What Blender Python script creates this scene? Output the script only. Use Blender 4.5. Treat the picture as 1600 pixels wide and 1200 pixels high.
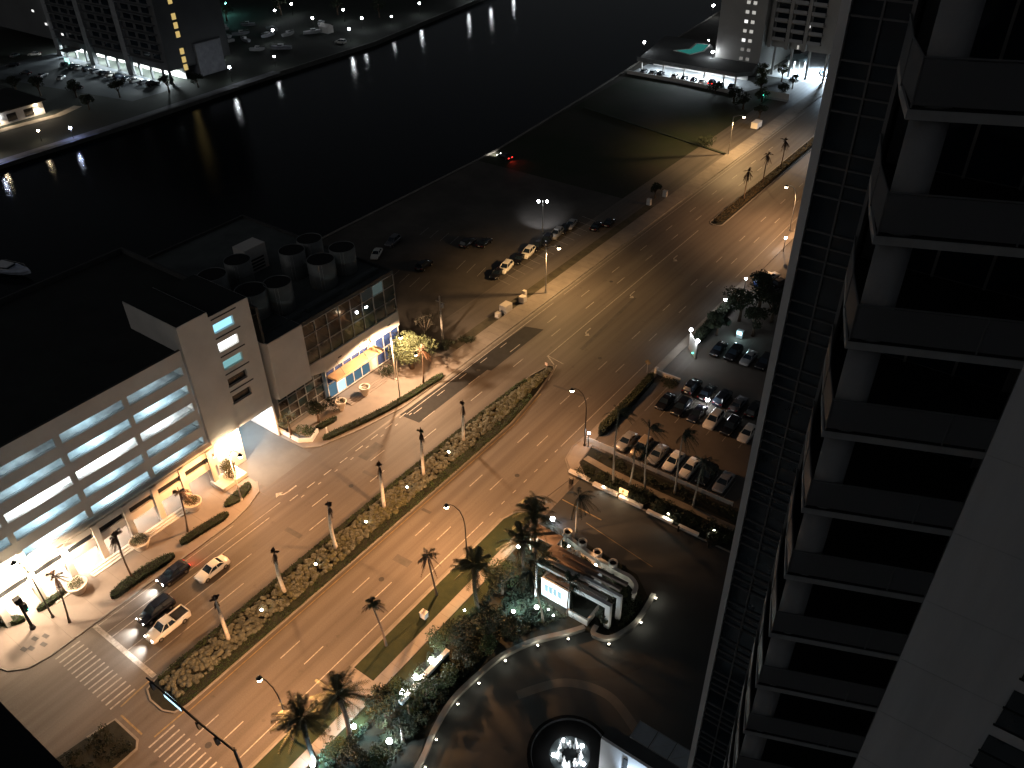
import bpy, bmesh, math, random
from mathutils import Matrix, Vector

# ------------------------------------------------------------------ clear
for o in list(bpy.data.objects):
    bpy.data.objects.remove(o)
SC = bpy.context.scene
COL = SC.collection
R = math.radians

# ------------------------------------------------------------------ camera
# World axes: X across the boulevard, Y along it, Z up; metres. The photographer
# stands on a balcony 85 m above the street.
cam_data = bpy.data.cameras.new('camera')
cam_data.sensor_width = 36.0
cam_data.lens = 36.0 * 1295.0 / 1600.0
cam_data.clip_start = 0.1
cam_data.clip_end = 6000.0
cam = bpy.data.objects.new('camera', cam_data)
COL.objects.link(cam)
YAW = R(36.8)
def _w(r, f, u):
    return Vector((r*math.cos(YAW) - f*math.sin(YAW), r*math.sin(YAW) + f*math.cos(YAW), u))
_right = _w(0.999769622, -0.0126720157, -0.0173240434)
_down = _w(-0.0214639806, -0.590249153, -0.806935707)
_fwd = _w(0.0, 0.80712165, -0.590385164)
M = Matrix.Identity(4)
for i in range(3):
    M[i][0] = _right[i]; M[i][1] = -_down[i]; M[i][2] = -_fwd[i]
M[0][3], M[1][3], M[2][3] = 0.0, 0.0, 85.0
cam.matrix_world = M
SC.camera = cam

# ------------------------------------------------------------------ world: night sky
world = bpy.data.worlds.new('World')
SC.world = world
world.use_nodes = True
wn = world.node_tree.nodes; wl = world.node_tree.links
wn.clear()
sky = wn.new('ShaderNodeTexSky'); sky.sky_type = 'NISHITA'; sky.sun_disc = False
sky.sun_elevation = R(28); sky.sun_rotation = R(200)
sky.air_density = 1.0; sky.dust_density = 2.0
hsv = wn.new('ShaderNodeHueSaturation'); hsv.inputs['Saturation'].default_value = 0.35
bg = wn.new('ShaderNodeBackground'); bg.inputs['Strength'].default_value = 0.0085
wo = wn.new('ShaderNodeOutputWorld')
wl.new(sky.outputs[0], hsv.inputs['Color']); wl.new(hsv.outputs[0], bg.inputs['Color']); wl.new(bg.outputs[0], wo.inputs['Surface'])

# faint cool sun-type lamp, added without a visible source; the only one
added_dim_sun_data = bpy.data.lights.new('added_dim_sun', 'SUN'); added_dim_sun_data.energy = 0.012; added_dim_sun_data.angle = R(12)
added_dim_sun_data.color = (0.85, 0.92, 1.0)
added_dim_sun = bpy.data.objects.new('added_dim_sun', added_dim_sun_data); COL.objects.link(added_dim_sun)
added_dim_sun.rotation_euler = (R(62), 0, R(20))

SC.view_settings.view_transform = 'Standard'
SC.view_settings.look = 'None'
SC.view_settings.exposure = 0.0
SC.view_settings.gamma = 1.0
SC.view_settings.use_curve_mapping = False
SC.render.engine = 'CYCLES'
SC.cycles.use_denoising = True
SC.cycles.use_light_tree = True
SC.cycles.max_bounces = 4
SC.cycles.diffuse_bounces = 2
SC.cycles.glossy_bounces = 2
SC.cycles.transmission_bounces = 3
SC.cycles.sample_clamp_indirect = 3.0
SC.cycles.caustics_reflective = False
SC.cycles.caustics_refractive = False
SC.cycles.blur_glossy = 0.5
SC.cycles.use_adaptive_sampling = True
SC.cycles.adaptive_threshold = 0.03

# ------------------------------------------------------------------ materials
MATS = {}
def pm(name, col, rough=0.8, var=0.18, scale=0.6, metal=0.0, bump=0.0, spec=0.4, col2=None, detail=6.0, bscale=None, aniso=None):
    """Procedural Principled material: base colour varied by layered noise."""
    if name in MATS: return MATS[name]
    m = bpy.data.materials.new(name); m.use_nodes = True
    nt = m.node_tree; n = nt.nodes; l = nt.links
    b = n['Principled BSDF']
    tc = n.new('ShaderNodeTexCoord')
    src = tc.outputs['Object']
    if aniso:
        mp = n.new('ShaderNodeMapping'); mp.inputs['Scale'].default_value = aniso
        l.new(src, mp.inputs['Vector']); src = mp.outputs[0]
    nz = n.new('ShaderNodeTexNoise'); nz.inputs['Scale'].default_value = scale; nz.inputs['Detail'].default_value = detail
    nz.inputs['Roughness'].default_value = 0.62
    l.new(src, nz.inputs['Vector'])
    cr = n.new('ShaderNodeValToRGB')
    c2 = col2 if col2 else tuple(min(1, c*(1+var)) for c in col)
    c1 = col if col2 else tuple(c*(1-var) for c in col)
    cr.color_ramp.elements[0].position = 0.32; cr.color_ramp.elements[1].position = 0.68
    cr.color_ramp.elements[0].color = (*c1, 1); cr.color_ramp.elements[1].color = (*c2, 1)
    l.new(nz.outputs['Fac'], cr.inputs['Fac'])
    l.new(cr.outputs['Color'], b.inputs['Base Color'])
    b.inputs['Roughness'].default_value = rough
    b.inputs['Metallic'].default_value = metal
    b.inputs['Specular IOR Level'].default_value = spec
    if bump:
        nb = n.new('ShaderNodeTexNoise'); nb.inputs['Scale'].default_value = bscale or scale*8; nb.inputs['Detail'].default_value = 4
        l.new(tc.outputs['Object'], nb.inputs['Vector'])
        bp = n.new('ShaderNodeBump'); bp.inputs['Strength'].default_value = bump; bp.inputs['Distance'].default_value = 0.05
        l.new(nb.outputs['Fac'], bp.inputs['Height']); l.new(bp.outputs['Normal'], b.inputs['Normal'])
    MATS[name] = m
    return m
def em(name, col, strength):
    if name in MATS: return MATS[name]
    m = bpy.data.materials.new(name); m.use_nodes = True
    nt = m.node_tree; n = nt.nodes; n.clear()
    e = n.new('ShaderNodeEmission'); e.inputs['Color'].default_value = (*col, 1); e.inputs['Strength'].default_value = strength
    o = n.new('ShaderNodeOutputMaterial'); nt.links.new(e.outputs[0], o.inputs['Surface'])
    MATS[name] = m
    return m

asphalt = pm('asphalt', (0.118, 0.107, 0.098), 0.82, 0.2, 0.16, bump=0.25, bscale=6, aniso=(1.0, 0.12, 1))
# long tyre tracks, blotches and seams on the boulevard
def road_material():
    m = bpy.data.materials.new('road_asphalt'); m.use_nodes = True
    nt = m.node_tree; n = nt.nodes; l = nt.links; b = n['Principled BSDF']
    tc = n.new('ShaderNodeTexCoord')
    def noise(scale, sc, det=5):
        mp = n.new('ShaderNodeMapping'); mp.inputs['Scale'].default_value = sc; l.new(tc.outputs['Object'], mp.inputs['Vector'])
        z = n.new('ShaderNodeTexNoise'); z.inputs['Scale'].default_value = scale; z.inputs['Detail'].default_value = det; l.new(mp.outputs[0], z.inputs['Vector'])
        return z.outputs['Fac']
    def ramp(f, p0, p1, c0, c1):
        r = n.new('ShaderNodeValToRGB'); r.color_ramp.elements[0].position = p0; r.color_ramp.elements[1].position = p1
        r.color_ramp.elements[0].color = (*c0, 1); r.color_ramp.elements[1].color = (*c1, 1); l.new(f, r.inputs['Fac']); return r.outputs['Color']
    def mul(a, c, fac=1.0):
        x = n.new('ShaderNodeMix'); x.data_type = 'RGBA'; x.blend_type = 'MULTIPLY'; x.inputs['Factor'].default_value = fac
        l.new(a, x.inputs['A']); l.new(c, x.inputs['B']); return x.outputs['Result']
    base = ramp(noise(0.05, (1, 0.5, 1)), 0.35, 0.68, (0.112, 0.097, 0.084), (0.156, 0.137, 0.119))
    streak = ramp(noise(0.9, (1, 0.02, 1), 4), 0.36, 0.62, (0.76, 0.75, 0.74), (1, 1, 1))
    grit = ramp(noise(7, (1, 1, 1), 3), 0.3, 0.7, (0.86, 0.86, 0.86), (1.08, 1.08, 1.08))
    spot = ramp(noise(0.7, (1, 1, 1), 6), 0.26, 0.36, (0.7, 0.7, 0.7), (1, 1, 1))
    col = mul(mul(mul(base, streak), grit, 0.8), spot, 0.7)
    l.new(col, b.inputs['Base Color']); b.inputs['Roughness'].default_value = 0.72
    b.inputs['Specular IOR Level'].default_value = 0.35
    bp = n.new('ShaderNodeBump'); bp.inputs['Strength'].default_value = 0.2; bp.inputs['Distance'].default_value = 0.03
    l.new(noise(9, (1, 1, 1), 4), bp.inputs['Height']); l.new(bp.outputs[0], b.inputs['Normal'])
    MATS['road_asphalt'] = m
    return m
road_mat = road_material()
patch_mat = pm('fresh_asphalt', (0.016, 0.0155, 0.015), 0.85, 0.25, 0.7, bump=0.2)
lot_mat = pm('car_park_asphalt', (0.078, 0.068, 0.058), 0.85, 0.35, 0.09, bump=0.2, bscale=5)
lot2_mat = pm('old_car_park_asphalt', (0.11, 0.095, 0.08), 0.85, 0.25, 0.12, bump=0.2, bscale=5)
walk_mat = pm('pavement_concrete', (0.235, 0.205, 0.175), 0.85, 0.16, 0.3, bump=0.15)
plaza_mat = pm('plaza_paving', (0.21, 0.175, 0.148), 0.8, 0.14, 0.25, bump=0.15)
kerb_mat = pm('kerb_concrete', (0.21, 0.19, 0.165), 0.85, 0.2, 0.7)
grass_mat = pm('lawn_grass', (0.012, 0.019, 0.005), 0.95, 0.4, 0.8, bump=0.6, bscale=12, col2=(0.025, 0.032, 0.009))
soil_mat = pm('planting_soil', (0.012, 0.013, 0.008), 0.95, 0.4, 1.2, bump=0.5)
vac_mat = pm('vacant_lot_ground', (0.014, 0.028, 0.006), 0.95, 0.4, 0.045, col2=(0.042, 0.037, 0.026), detail=9, bump=0.3, bscale=3)
ground_mat = pm('ground_soil', (0.05, 0.046, 0.038), 0.95, 0.35, 0.05, bump=0.2)
bank_mat = pm('far_bank_ground', (0.009, 0.015, 0.008), 0.95, 0.4, 0.06, col2=(0.022, 0.024, 0.02))
paint_mat = pm('white_road_paint', (0.33, 0.305, 0.27), 0.75, 0.38, 2.2)
yellow_mat = pm('yellow_road_paint', (0.24, 0.175, 0.085), 0.75, 0.3, 1.6)
stucco = pm('white_stucco', (0.62, 0.585, 0.545), 0.85, 0.08, 0.25, bump=0.1)
stucco_warm = pm('cream_stucco', (0.66, 0.6, 0.53), 0.85, 0.08, 0.3, bump=0.1)
tower_white = pm('white_painted_concrete', (0.72, 0.72, 0.73), 0.8, 0.06, 0.3)
tower_slab = pm('toned_slab_paint', (0.37, 0.37, 0.375), 0.85, 0.16, 0.7)  # slab paint toned darker than the walls
tower_frame = pm('tower_window_frame', (0.13, 0.13, 0.135), 0.6, 0.15, 1.0)
wall_streak = pm('streaked_wall_paint', (0.74, 0.74, 0.755), 0.85, 0.13, 0.5, aniso=(1.2, 1.2, 0.12), detail=8)
roof_cap_shade = pm('shade_dark_roof_capping', (0.05, 0.05, 0.05), 0.85, 0.2, 0.5)  # keeps parapets and wall tops dark in colour, as if unlit
tower_grey = pm('grey_painted_concrete', (0.42, 0.42, 0.43), 0.8, 0.08, 0.3)
deck_mat = pm('parking_deck_concrete', (0.4, 0.4, 0.39), 0.8, 0.42, 0.55)
roof_mat = pm('black_roof_membrane', (0.018, 0.02, 0.019), 0.9, 0.3, 0.2, bump=0.2)
roof_grey = pm('grey_roof_membrane', (0.075, 0.085, 0.083), 0.9, 0.25, 0.25)
steel = pm('galvanised_steel', (0.5, 0.49, 0.47), 0.45, 0.12, 2.0, metal=0.6)
dark_steel = pm('dark_painted_steel', (0.03, 0.026, 0.022), 0.5, 0.2, 2.0, metal=0.3)
alu = pm('aluminium_frame', (0.33, 0.34, 0.35), 0.45, 0.1, 2.0, metal=0.5)
tank_mat = pm('ribbed_sheet_metal', (0.19, 0.195, 0.19), 0.5, 0.15, 0.7, metal=0.35)
black_mat = pm('matt_black', (0.006, 0.006, 0.006), 0.9, 0.2, 1.0)
glass_dark = pm('dark_window_glass', (0.012, 0.02, 0.03), 0.09, 0.35, 0.3, spec=0.6)
glass_brown = pm('bronze_window_glass', (0.03, 0.028, 0.026), 0.1, 0.5, 0.22, spec=0.7)
glass_teal = pm('teal_window_glass', (0.018, 0.035, 0.04), 0.08, 0.4, 0.25, spec=0.6)
glass_blue = pm('blue_window_glass', (0.03, 0.055, 0.16), 0.12, 0.3, 0.4, spec=0.6)
louver = pm('louver_grey', (0.018, 0.02, 0.022), 0.6, 0.2, 1.0)
orange_mat = pm('terracotta_canopy', (0.5, 0.3, 0.16), 0.75, 0.12, 0.5)
terra = pm('planter_plaster', (0.62, 0.52, 0.42), 0.8, 0.1, 0.8)
bark = pm('palm_trunk_bark', (0.36, 0.32, 0.27), 0.9, 0.25, 1.2, bump=0.5, aniso=(0.6, 0.6, 4))
bark_brown = pm('brown_trunk_bark', (0.09, 0.06, 0.04), 0.9, 0.3, 1.5, bump=0.5, aniso=(0.6, 0.6, 4))
frond_green = pm('palm_frond_green', (0.045, 0.07, 0.02), 0.6, 0.4, 0.8)
frond_olive = pm('palm_frond_olive', (0.1, 0.095, 0.045), 0.6, 0.35, 0.8)
frond_dead = pm('palm_frond_dead', (0.06, 0.032, 0.018), 0.85, 0.4, 0.9)
frond_dusk = pm('palm_frond_dark_green', (0.035, 0.048, 0.03), 0.65, 0.4, 0.8)
hedge_mat = pm('hedge_leaves', (0.025, 0.045, 0.012), 0.75, 0.5, 1.6)
shrub_silver = pm('silver_shrub_leaves', (0.088, 0.09, 0.066), 0.8, 0.35, 0.5)
shrub_olive = pm('olive_shrub_leaves', (0.068, 0.066, 0.03), 0.8, 0.4, 0.6)
tree_leaf = pm('tree_leaves', (0.05, 0.06, 0.022), 0.7, 0.5, 0.7)
tree_dark = pm('dark_tree_leaves', (0.022, 0.03, 0.014), 0.75, 0.5, 0.7)
twig_mat = pm('bare_twigs', (0.2, 0.16, 0.12), 0.9, 0.3, 1.0)
water_jet = pm('foaming_water', (0.85, 0.88, 0.9), 0.35, 0.05, 2.0)
tyre_mat = pm('tyre_rubber', (0.012, 0.012, 0.012), 0.8, 0.1, 3)
rim_mat = pm('wheel_rim', (0.35, 0.35, 0.36), 0.35, 0.1, 3, metal=0.8)
CARCOL = {
 'white': pm('white_car_paint', (0.72, 0.69, 0.63), 0.28, 0.04, 1.0, spec=0.5),
 'silver': pm('silver_car_paint', (0.36, 0.36, 0.36), 0.3, 0.06, 1.0, metal=0.45, spec=0.5),
 'grey': pm('grey_car_paint', (0.13, 0.13, 0.14), 0.3, 0.06, 1.0, metal=0.35, spec=0.5),
 'black': pm('black_car_paint', (0.009, 0.009, 0.011), 0.16, 0.06, 1.0, spec=0.6),
 'navy': pm('navy_car_paint', (0.014, 0.017, 0.03), 0.18, 0.06, 1.0, spec=0.6),
 'tan': pm('tan_car_paint', (0.34, 0.27, 0.19), 0.3, 0.06, 1.0, metal=0.3, spec=0.5),
}
lens_off = pm('clear_lamp_lens', (0.55, 0.55, 0.55), 0.15, 0.05, 2.0)
tail_off = pm('red_lamp_lens', (0.16, 0.008, 0.008), 0.2, 0.05, 2.0)
head_on = em('headlamp_lit', (1.0, 0.98, 0.95), 40)
tail_on = em('tail_lamp_lit', (1.0, 0.03, 0.02), 7)
bulb_warm = em('warm_lamp_glass', (1.0, 0.78, 0.5), 55)
bulb_white = em('white_lamp_glass', (0.92, 0.96, 1.0), 55)
bulb_teal = em('teal_lamp_glass', (0.35, 1.0, 0.95), 30)
bulb_up = em('uplight_lens', (1.0, 0.88, 0.62), 45)
bulb_bol = em('bollard_lens', (1.0, 0.94, 0.74), 40)
tube_white = em('fluorescent_tube', (0.78, 0.93, 1.0), 26)

# ------------------------------------------------------------------ mesh helpers
class MB:
    def __init__(s): s.v = []; s.f = []
    def add(s, vs, fs):
        o = len(s.v); s.v += [tuple(p) for p in vs]; s.f += [tuple(i+o for i in f) for f in fs]; return s
    def box(s, x0, x1, y0, y1, z0, z1):
        return s.add([(x0,y0,z0),(x1,y0,z0),(x1,y1,z0),(x0,y1,z0),(x0,y0,z1),(x1,y0,z1),(x1,y1,z1),(x0,y1,z1)],
                     [(3,2,1,0),(4,5,6,7),(0,1,5,4),(1,2,6,5),(2,3,7,6),(3,0,4,7)])
    def obox(s, c, lx, ly, z0, z1, rot=0.0):
        ca, sa = math.cos(rot), math.sin(rot)
        P = [(c[0]+x*ca-y*sa, c[1]+x*sa+y*ca) for x, y in ((-lx/2,-ly/2),(lx/2,-ly/2),(lx/2,ly/2),(-lx/2,ly/2))]
        return s.prism(P, z0, z1)
    def prism(s, poly, z0, z1):
        a = sum(poly[i][0]*poly[(i+1)%len(poly)][1]-poly[(i+1)%len(poly)][0]*poly[i][1] for i in range(len(poly)))
        if a < 0: poly = poly[::-1]
        n = len(poly)
        vs = [(x,y,z0) for x,y in poly]+[(x,y,z1) for x,y in poly]
        fs = [tuple(range(n-1,-1,-1)), tuple(range(n,2*n))]+[(i,(i+1)%n,n+(i+1)%n,n+i) for i in range(n)]
        return s.add(vs, fs)
    def sheet(s, poly, z):
        a = sum(poly[i][0]*poly[(i+1)%len(poly)][1]-poly[(i+1)%len(poly)][0]*poly[i][1] for i in range(len(poly)))
        if a < 0: poly = poly[::-1]
        return s.add([(x,y,z) for x,y in poly], [tuple(range(len(poly)))])
    def cyl(s, cx, cy, z0, z1, r0, r1=None, n=16, cap=True):
        r1 = r0 if r1 is None else r1
        vs = [(cx+r0*math.cos(2*math.pi*i/n), cy+r0*math.sin(2*math.pi*i/n), z0) for i in range(n)]
        vs += [(cx+r1*math.cos(2*math.pi*i/n), cy+r1*math.sin(2*math.pi*i/n), z1) for i in range(n)]
        fs = [(i,(i+1)%n,n+(i+1)%n,n+i) for i in range(n)]
        if cap: fs += [tuple(range(n-1,-1,-1)), tuple(range(n,2*n))]
        return s.add(vs, fs)
    def lathe(s, cx, cy, prof, n=18):
        vs = []; fs = []
        for r, z in prof:
            vs += [(cx+r*math.cos(2*math.pi*i/n), cy+r*math.sin(2*math.pi*i/n), z) for i in range(n)]
        for k in range(len(prof)-1):
            fs += [(k*n+i, k*n+(i+1)%n, (k+1)*n+(i+1)%n, (k+1)*n+i) for i in range(n)]
        return s.add(vs, fs)
    def tube(s, pts, rad, n=8):
        pts = [Vector(p) for p in pts]; m = len(pts)
        if not hasattr(rad, '__len__'): rad = [rad]*m
        vs = []; fs = []
        for k, p in enumerate(pts):
            t = (pts[min(k+1,m-1)]-pts[max(k-1,0)]).normalized()
            a = t.cross(Vector((0,0,1)) if abs(t.z) < 0.9 else Vector((1,0,0))).normalized(); b = t.cross(a)
            vs += [tuple(p+(a*math.cos(2*math.pi*i/n)+b*math.sin(2*math.pi*i/n))*rad[k]) for i in range(n)]
        for k in range(m-1):
            fs += [(k*n+i, (k+1)*n+i, (k+1)*n+(i+1)%n, k*n+(i+1)%n) for i in range(n)]
        fs += [tuple(range(n)), tuple(range(m*n-1, (m-1)*n-1, -1))]
        return s.add(vs, fs)
    def ball(s, c, r, nu=10, nv=6, sz=1.0):
        prof = [(max(1e-3, r*math.sin(math.pi*k/nv)), c[2]-r*sz*math.cos(math.pi*k/nv)) for k in range(nv+1)]
        return s.lathe(c[0], c[1], prof, nu)
    def strip(s, path, w, z0, z1):
        """Solid band of width w following a 2-D path (kerbs, lines, low walls)."""
        L = []; Rr = []; n = len(path)
        for i, p in enumerate(path):
            a = path[max(i-1,0)]; b = path[min(i+1,n-1)]
            dx, dy = b[0]-a[0], b[1]-a[1]; d = math.hypot(dx, dy) or 1
            nx, ny = -dy/d, dx/d
            L.append((p[0]+nx*w/2, p[1]+ny*w/2)); Rr.append((p[0]-nx*w/2, p[1]-ny*w/2))
        for i in range(n-1):
            q = [L[i], Rr[i], Rr[i+1], L[i+1]]
            vs = [(x,y,z0) for x,y in q]+[(x,y,z1) for x,y in q]
            fs = [(4,5,6,7),(0,3,2,1),(0,1,5,4),(2,3,7,6)]
            if i == 0: fs = fs
            s.add(vs, [(4,5,6,7),(0,3,2,1),(1,2,6,5),(3,0,4,7)] + ([(0,1,5,4)] if i == 0 else []) + ([(2,3,7,6)] if i == n-2 else []))
        return s
    def mesh(s, name, mat, smooth=False):
        me = bpy.data.meshes.new(name); me.from_pydata(s.v, [], s.f)
        if mat: me.materials.append(mat)
        if smooth: me.polygons.foreach_set('use_smooth', [True]*len(me.polygons))
        me.update(); return me
    def build(s, name, mat, parent=None, smooth=False, fix=True):
        me = s.mesh(name, mat, smooth)
        if fix and len(s.f) < 6000:
            bm = bmesh.new(); bm.from_mesh(me); bmesh.ops.recalc_face_normals(bm, faces=bm.faces); bm.to_mesh(me); bm.free()
        o = bpy.data.objects.new(name, me); COL.objects.link(o)
        if parent: o.parent = parent
        return o
def smooth(path, k=5):
    """Catmull-Rom subdivision of a plan curve, so that bends read as bends."""
    out = []; n = len(path)
    for i in range(n-1):
        p0, p1, p2, p3 = path[max(i-1,0)], path[i], path[i+1], path[min(i+2,n-1)]
        for j in range(k):
            t = j/k; c = []
            for d in (0,1):
                c.append(0.5*((2*p1[d])+(-p0[d]+p2[d])*t+(2*p0[d]-5*p1[d]+4*p2[d]-p3[d])*t*t+(-p0[d]+3*p1[d]-3*p2[d]+p3[d])*t**3))
            out.append(tuple(c))
    return out+[path[-1]]
def tag(o, label=None, cat=None, group=None, kind=None):
    if label: o['label'] = label
    if cat: o['category'] = cat
    if group: o['group'] = group
    if kind: o['kind'] = kind
    return o
def thing(name, label, cat, loc=(0,0,0), rz=0.0, group=None):
    o = bpy.data.objects.new(name, None); COL.objects.link(o); o.empty_display_size = 0.3
    o.location = loc; o.rotation_euler = (0,0,rz)
    return tag(o, label, cat, group)
def struct(name, mb, mat, label=None):
    o = mb.build(name, mat); tag(o, label, None, None, 'structure'); return o
def inst(name, me, parent, loc=(0,0,0), rot=(0,0,0), scale=(1,1,1)):
    o = bpy.data.objects.new(name, me); COL.objects.link(o); o.parent = parent
    o.location = loc; o.rotation_euler = rot; o.scale = scale; return o
def lamp(kind, loc, energy, col, parent=None, radius=0.12, spot=None, aim=None, blend=0.4):
    d = bpy.data.lights.new('light', kind); d.energy = energy; d.color = col; d.shadow_soft_size = radius
    if kind == 'SPOT': d.spot_size = spot or R(150); d.spot_blend = blend
    o = bpy.data.objects.new('light', d); COL.objects.link(o); o.location = loc
    if aim is not None: o.rotation_euler = Vector(aim).to_track_quat('-Z', 'Y').to_euler()
    if parent: o.parent = parent
    return o
def batwing(o, lo=0.3, p=1.25, base=0.135):
    """Street-luminaire optics: more light thrown sideways than straight down, as a roadway lens does."""
    d = o.data; d.use_nodes = True; nt = d.node_tree; n = nt.nodes; l = nt.links
    e = n['Emission']; ge = n.new('ShaderNodeNewGeometry'); sx = n.new('ShaderNodeSeparateXYZ'); l.new(ge.outputs['Incoming'], sx.inputs[0])
    ab = n.new('ShaderNodeMath'); ab.operation = 'ABSOLUTE'; l.new(sx.outputs['Z'], ab.inputs[0])
    mx = n.new('ShaderNodeMath'); mx.operation = 'MAXIMUM'; mx.inputs[1].default_value = lo; l.new(ab.outputs[0], mx.inputs[0])
    pw = n.new('ShaderNodeMath'); pw.operation = 'POWER'; pw.inputs[1].default_value = -p; l.new(mx.outputs[0], pw.inputs[0])
    ml = n.new('ShaderNodeMath'); ml.operation = 'MULTIPLY'; ml.inputs[1].default_value = base*3; l.new(pw.outputs[0], ml.inputs[0])
    l.new(ml.outputs[0], e.inputs['Strength'])
    return o
def copy_tree(o, parent=None):
    c = o.copy(); COL.objects.link(c)
    if parent: c.parent = parent
    for ch in o.children: copy_tree(ch, c)
    return c
WARM = (1.0, 0.485, 0.195); WHITE = (0.86, 0.94, 1.0); HAL = (1.0, 0.80, 0.58)
ORD = ['first','second','third','fourth','fifth','sixth','seventh','eighth','ninth','tenth','eleventh','twelfth','thirteenth','fourteenth','fifteenth']
# ================================================================== THE SETTING
SHORE = [(-139,-400),(-139,180),(-145,245),(-151,300),(-163,420),(-190,900),(-260,2600)]
g = MB(); g.prism(SHORE + [(900,2600),(900,-400)], -2.4, -0.03)
struct('ground', g, ground_mat)
FAR = [(-250,-400),(-250,140),(-253,190),(-253,250),(-266,333),(-290,520),(-420,2600)]
g = MB(); g.prism(FAR + [(-2600,2600),(-2600,-400)], -2.4, -0.03)
struct('far_bank', g, bank_mat)
# canal water
wm = bpy.data.materials.new('canal_water'); wm.use_nodes = True
_n = wm.node_tree.nodes; _l = wm.node_tree.links; _b = _n['Principled BSDF']
_b.inputs['Base Color'].default_value = (0.0015, 0.003, 0.004, 1); _b.inputs['Roughness'].default_value = 0.07
_b.inputs['IOR'].default_value = 1.33; _b.inputs['Specular IOR Level'].default_value = 0.16
_tc = _n.new('ShaderNodeTexCoord'); _nz = _n.new('ShaderNodeTexNoise'); _nz.inputs['Scale'].default_value = 1.6; _nz.inputs['Detail'].default_value = 5
_bp = _n.new('ShaderNodeBump'); _bp.inputs['Strength'].default_value = 0.17; _bp.inputs['Distance'].default_value = 0.3
_l.new(_tc.outputs['Object'], _nz.inputs['Vector']); _l.new(_nz.outputs['Fac'], _bp.inputs['Height']); _l.new(_bp.outputs[0], _b.inputs['Normal'])
struct('water', MB().sheet([(-900,-400),(-100,-400),(-100,2600),(-900,2600)], -1.5), wm)
# seawalls with a concrete cap
struct('seawall', MB().strip([(x-0.1,y) for x,y in SHORE[:6]], 0.7, -2.2, 0.12), kerb_mat)
struct('seawall', MB().strip([(x+0.1,y) for x,y in FAR[:6]], 0.8, -2.2, 0.1), pm('far_kerb', (0.12,0.12,0.11), 0.9))

# boulevard
struct('road', MB().sheet([(-93,-120),(-47,-120),(-47,560),(-93,560)], 0.0), road_mat)
struct('cross_street', MB().sheet([(-240,-14),(-93,-14),(-93,10.4),(-240,10.4)], -0.004), road_mat)
struct('fresh_asphalt_patch', MB().sheet([(-79.9,75.4),(-75.8,75.7),(-75.75,94),(-75.0,94.2),(-75.0,110.7),(-78.6,109.6)], 0.005), patch_mat)

def kerb(path, w=0.22, z=0.15): struct('kerb', MB().strip(path, w, -0.02, z), kerb_mat)
# garage forecourt
PL1 = [(-99,50.8),(-99,11),(-95,10.9),(-88,11.2),(-85,12.0),(-83.4,13.6),(-82.85,16),(-82.85,43.5),(-83.5,46.8),(-84.7,49.6),(-86.5,50.8)]
struct('pavement', MB().prism(PL1, -0.02, 0.13), plaza_mat)
kerb([(-99,10.8),(-95,10.78),(-88,11.08),(-84.9,11.9),(-83.3,13.5),(-82.73,16),(-82.73,43.5),(-83.38,46.8),(-84.6,49.7),(-86.5,50.95)])
# scored joints of the forecourt paving
m = MB()
for i in range(9): m.box(-90.6,-82.9, 14.5+i*4.4, 14.55+i*4.4, 0.13, 0.134)
struct('paving_joint', m, pm('joint_dark', (0.16,0.135,0.11), 0.9))
# office forecourt and the long pavement beyond it
PL2 = [(-92.0,60.4),(-86.8,60.6),(-84.9,62.2),(-82.6,69),(-80.9,77),(-80.45,90),(-80.45,93),(-92,93)]
struct('pavement', MB().prism(PL2, -0.02, 0.13), plaza_mat)
kerb([(-92,60.28),(-86.7,60.46),(-84.78,62.1),(-82.48,69),(-80.78,77),(-80.33,90),(-80.33,420)])
struct('pavement', MB().prism([(-84.2,93.05),(-80.45,93.05),(-80.45,420),(-84.2,420)], -0.02, 0.128), walk_mat)
m = MB()
for i in range(150): m.box(-84.15,-80.5, 94+i*2.0, 94.04+i*2.0, 0.128, 0.132)
struct('paving_joint', m, pm('joint_dark', (0.16,0.135,0.11), 0.9))
struct('gutter', MB().sheet([(-80.3,62),(-79.75,78),(-79.75,420),(-80.3,420)], 0.006), kerb_mat)
struct('driveway', MB().sheet([(-102,51),(-84.4,51),(-84.4,60.2),(-102,60.2)], 0.008), pm('driveway_concrete', (0.115,0.108,0.1), 0.8, 0.15, 0.3))
# near side of the boulevard: kerb, verge, pavement
kerb([(-51.5,-60),(-51.5,66),(-50.8,68.2),(-49,69.5),(-46.8,70)])
struct('verge', MB().prism([(-51.38,-60),(-48.25,-60),(-48.25,32.4),(-51.38,32.4)], -0.02, 0.12), grass_mat)
struct('verge', MB().prism([(-51.38,36.2),(-48.25,36.2),(-48.25,68.2),(-49.2,69.2),(-50.6,68.1),(-51.38,66)], -0.02, 0.12), grass_mat)
struct('pavement', MB().prism([(-51.38,32.4),(-48.25,32.4),(-48.25,36.2),(-51.38,36.2)], -0.02, 0.125), walk_mat)
struct('pavement', MB().prism([(-48.25,-60),(-46.75,-60),(-46.75,69.6),(-48.25,69)], -0.02, 0.128), walk_mat)
m = MB()
for i in range(60): m.box(-48.2,-46.8, -40+i*1.8, -39.96+i*1.8, 0.128, 0.132)
struct('paving_joint', m, pm('joint_dark', (0.16,0.135,0.11), 0.9))
struct('gutter', MB().sheet([(-52.0,-60),(-51.62,-60),(-51.62,66),(-52.0,66)], 0.006), pm('gutter_concrete',(0.16,0.145,0.128),0.85))
struct('entrance_drive', MB().sheet([(-47,69.5),(-47,79.6),(-41,79.4),(-31,78.6),(-12,78.6),(-12,20),(-47,20)], 0.004), pm('court_paving', (0.034,0.036,0.037), 0.8, 0.2, 0.12, bump=0.1))
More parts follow.
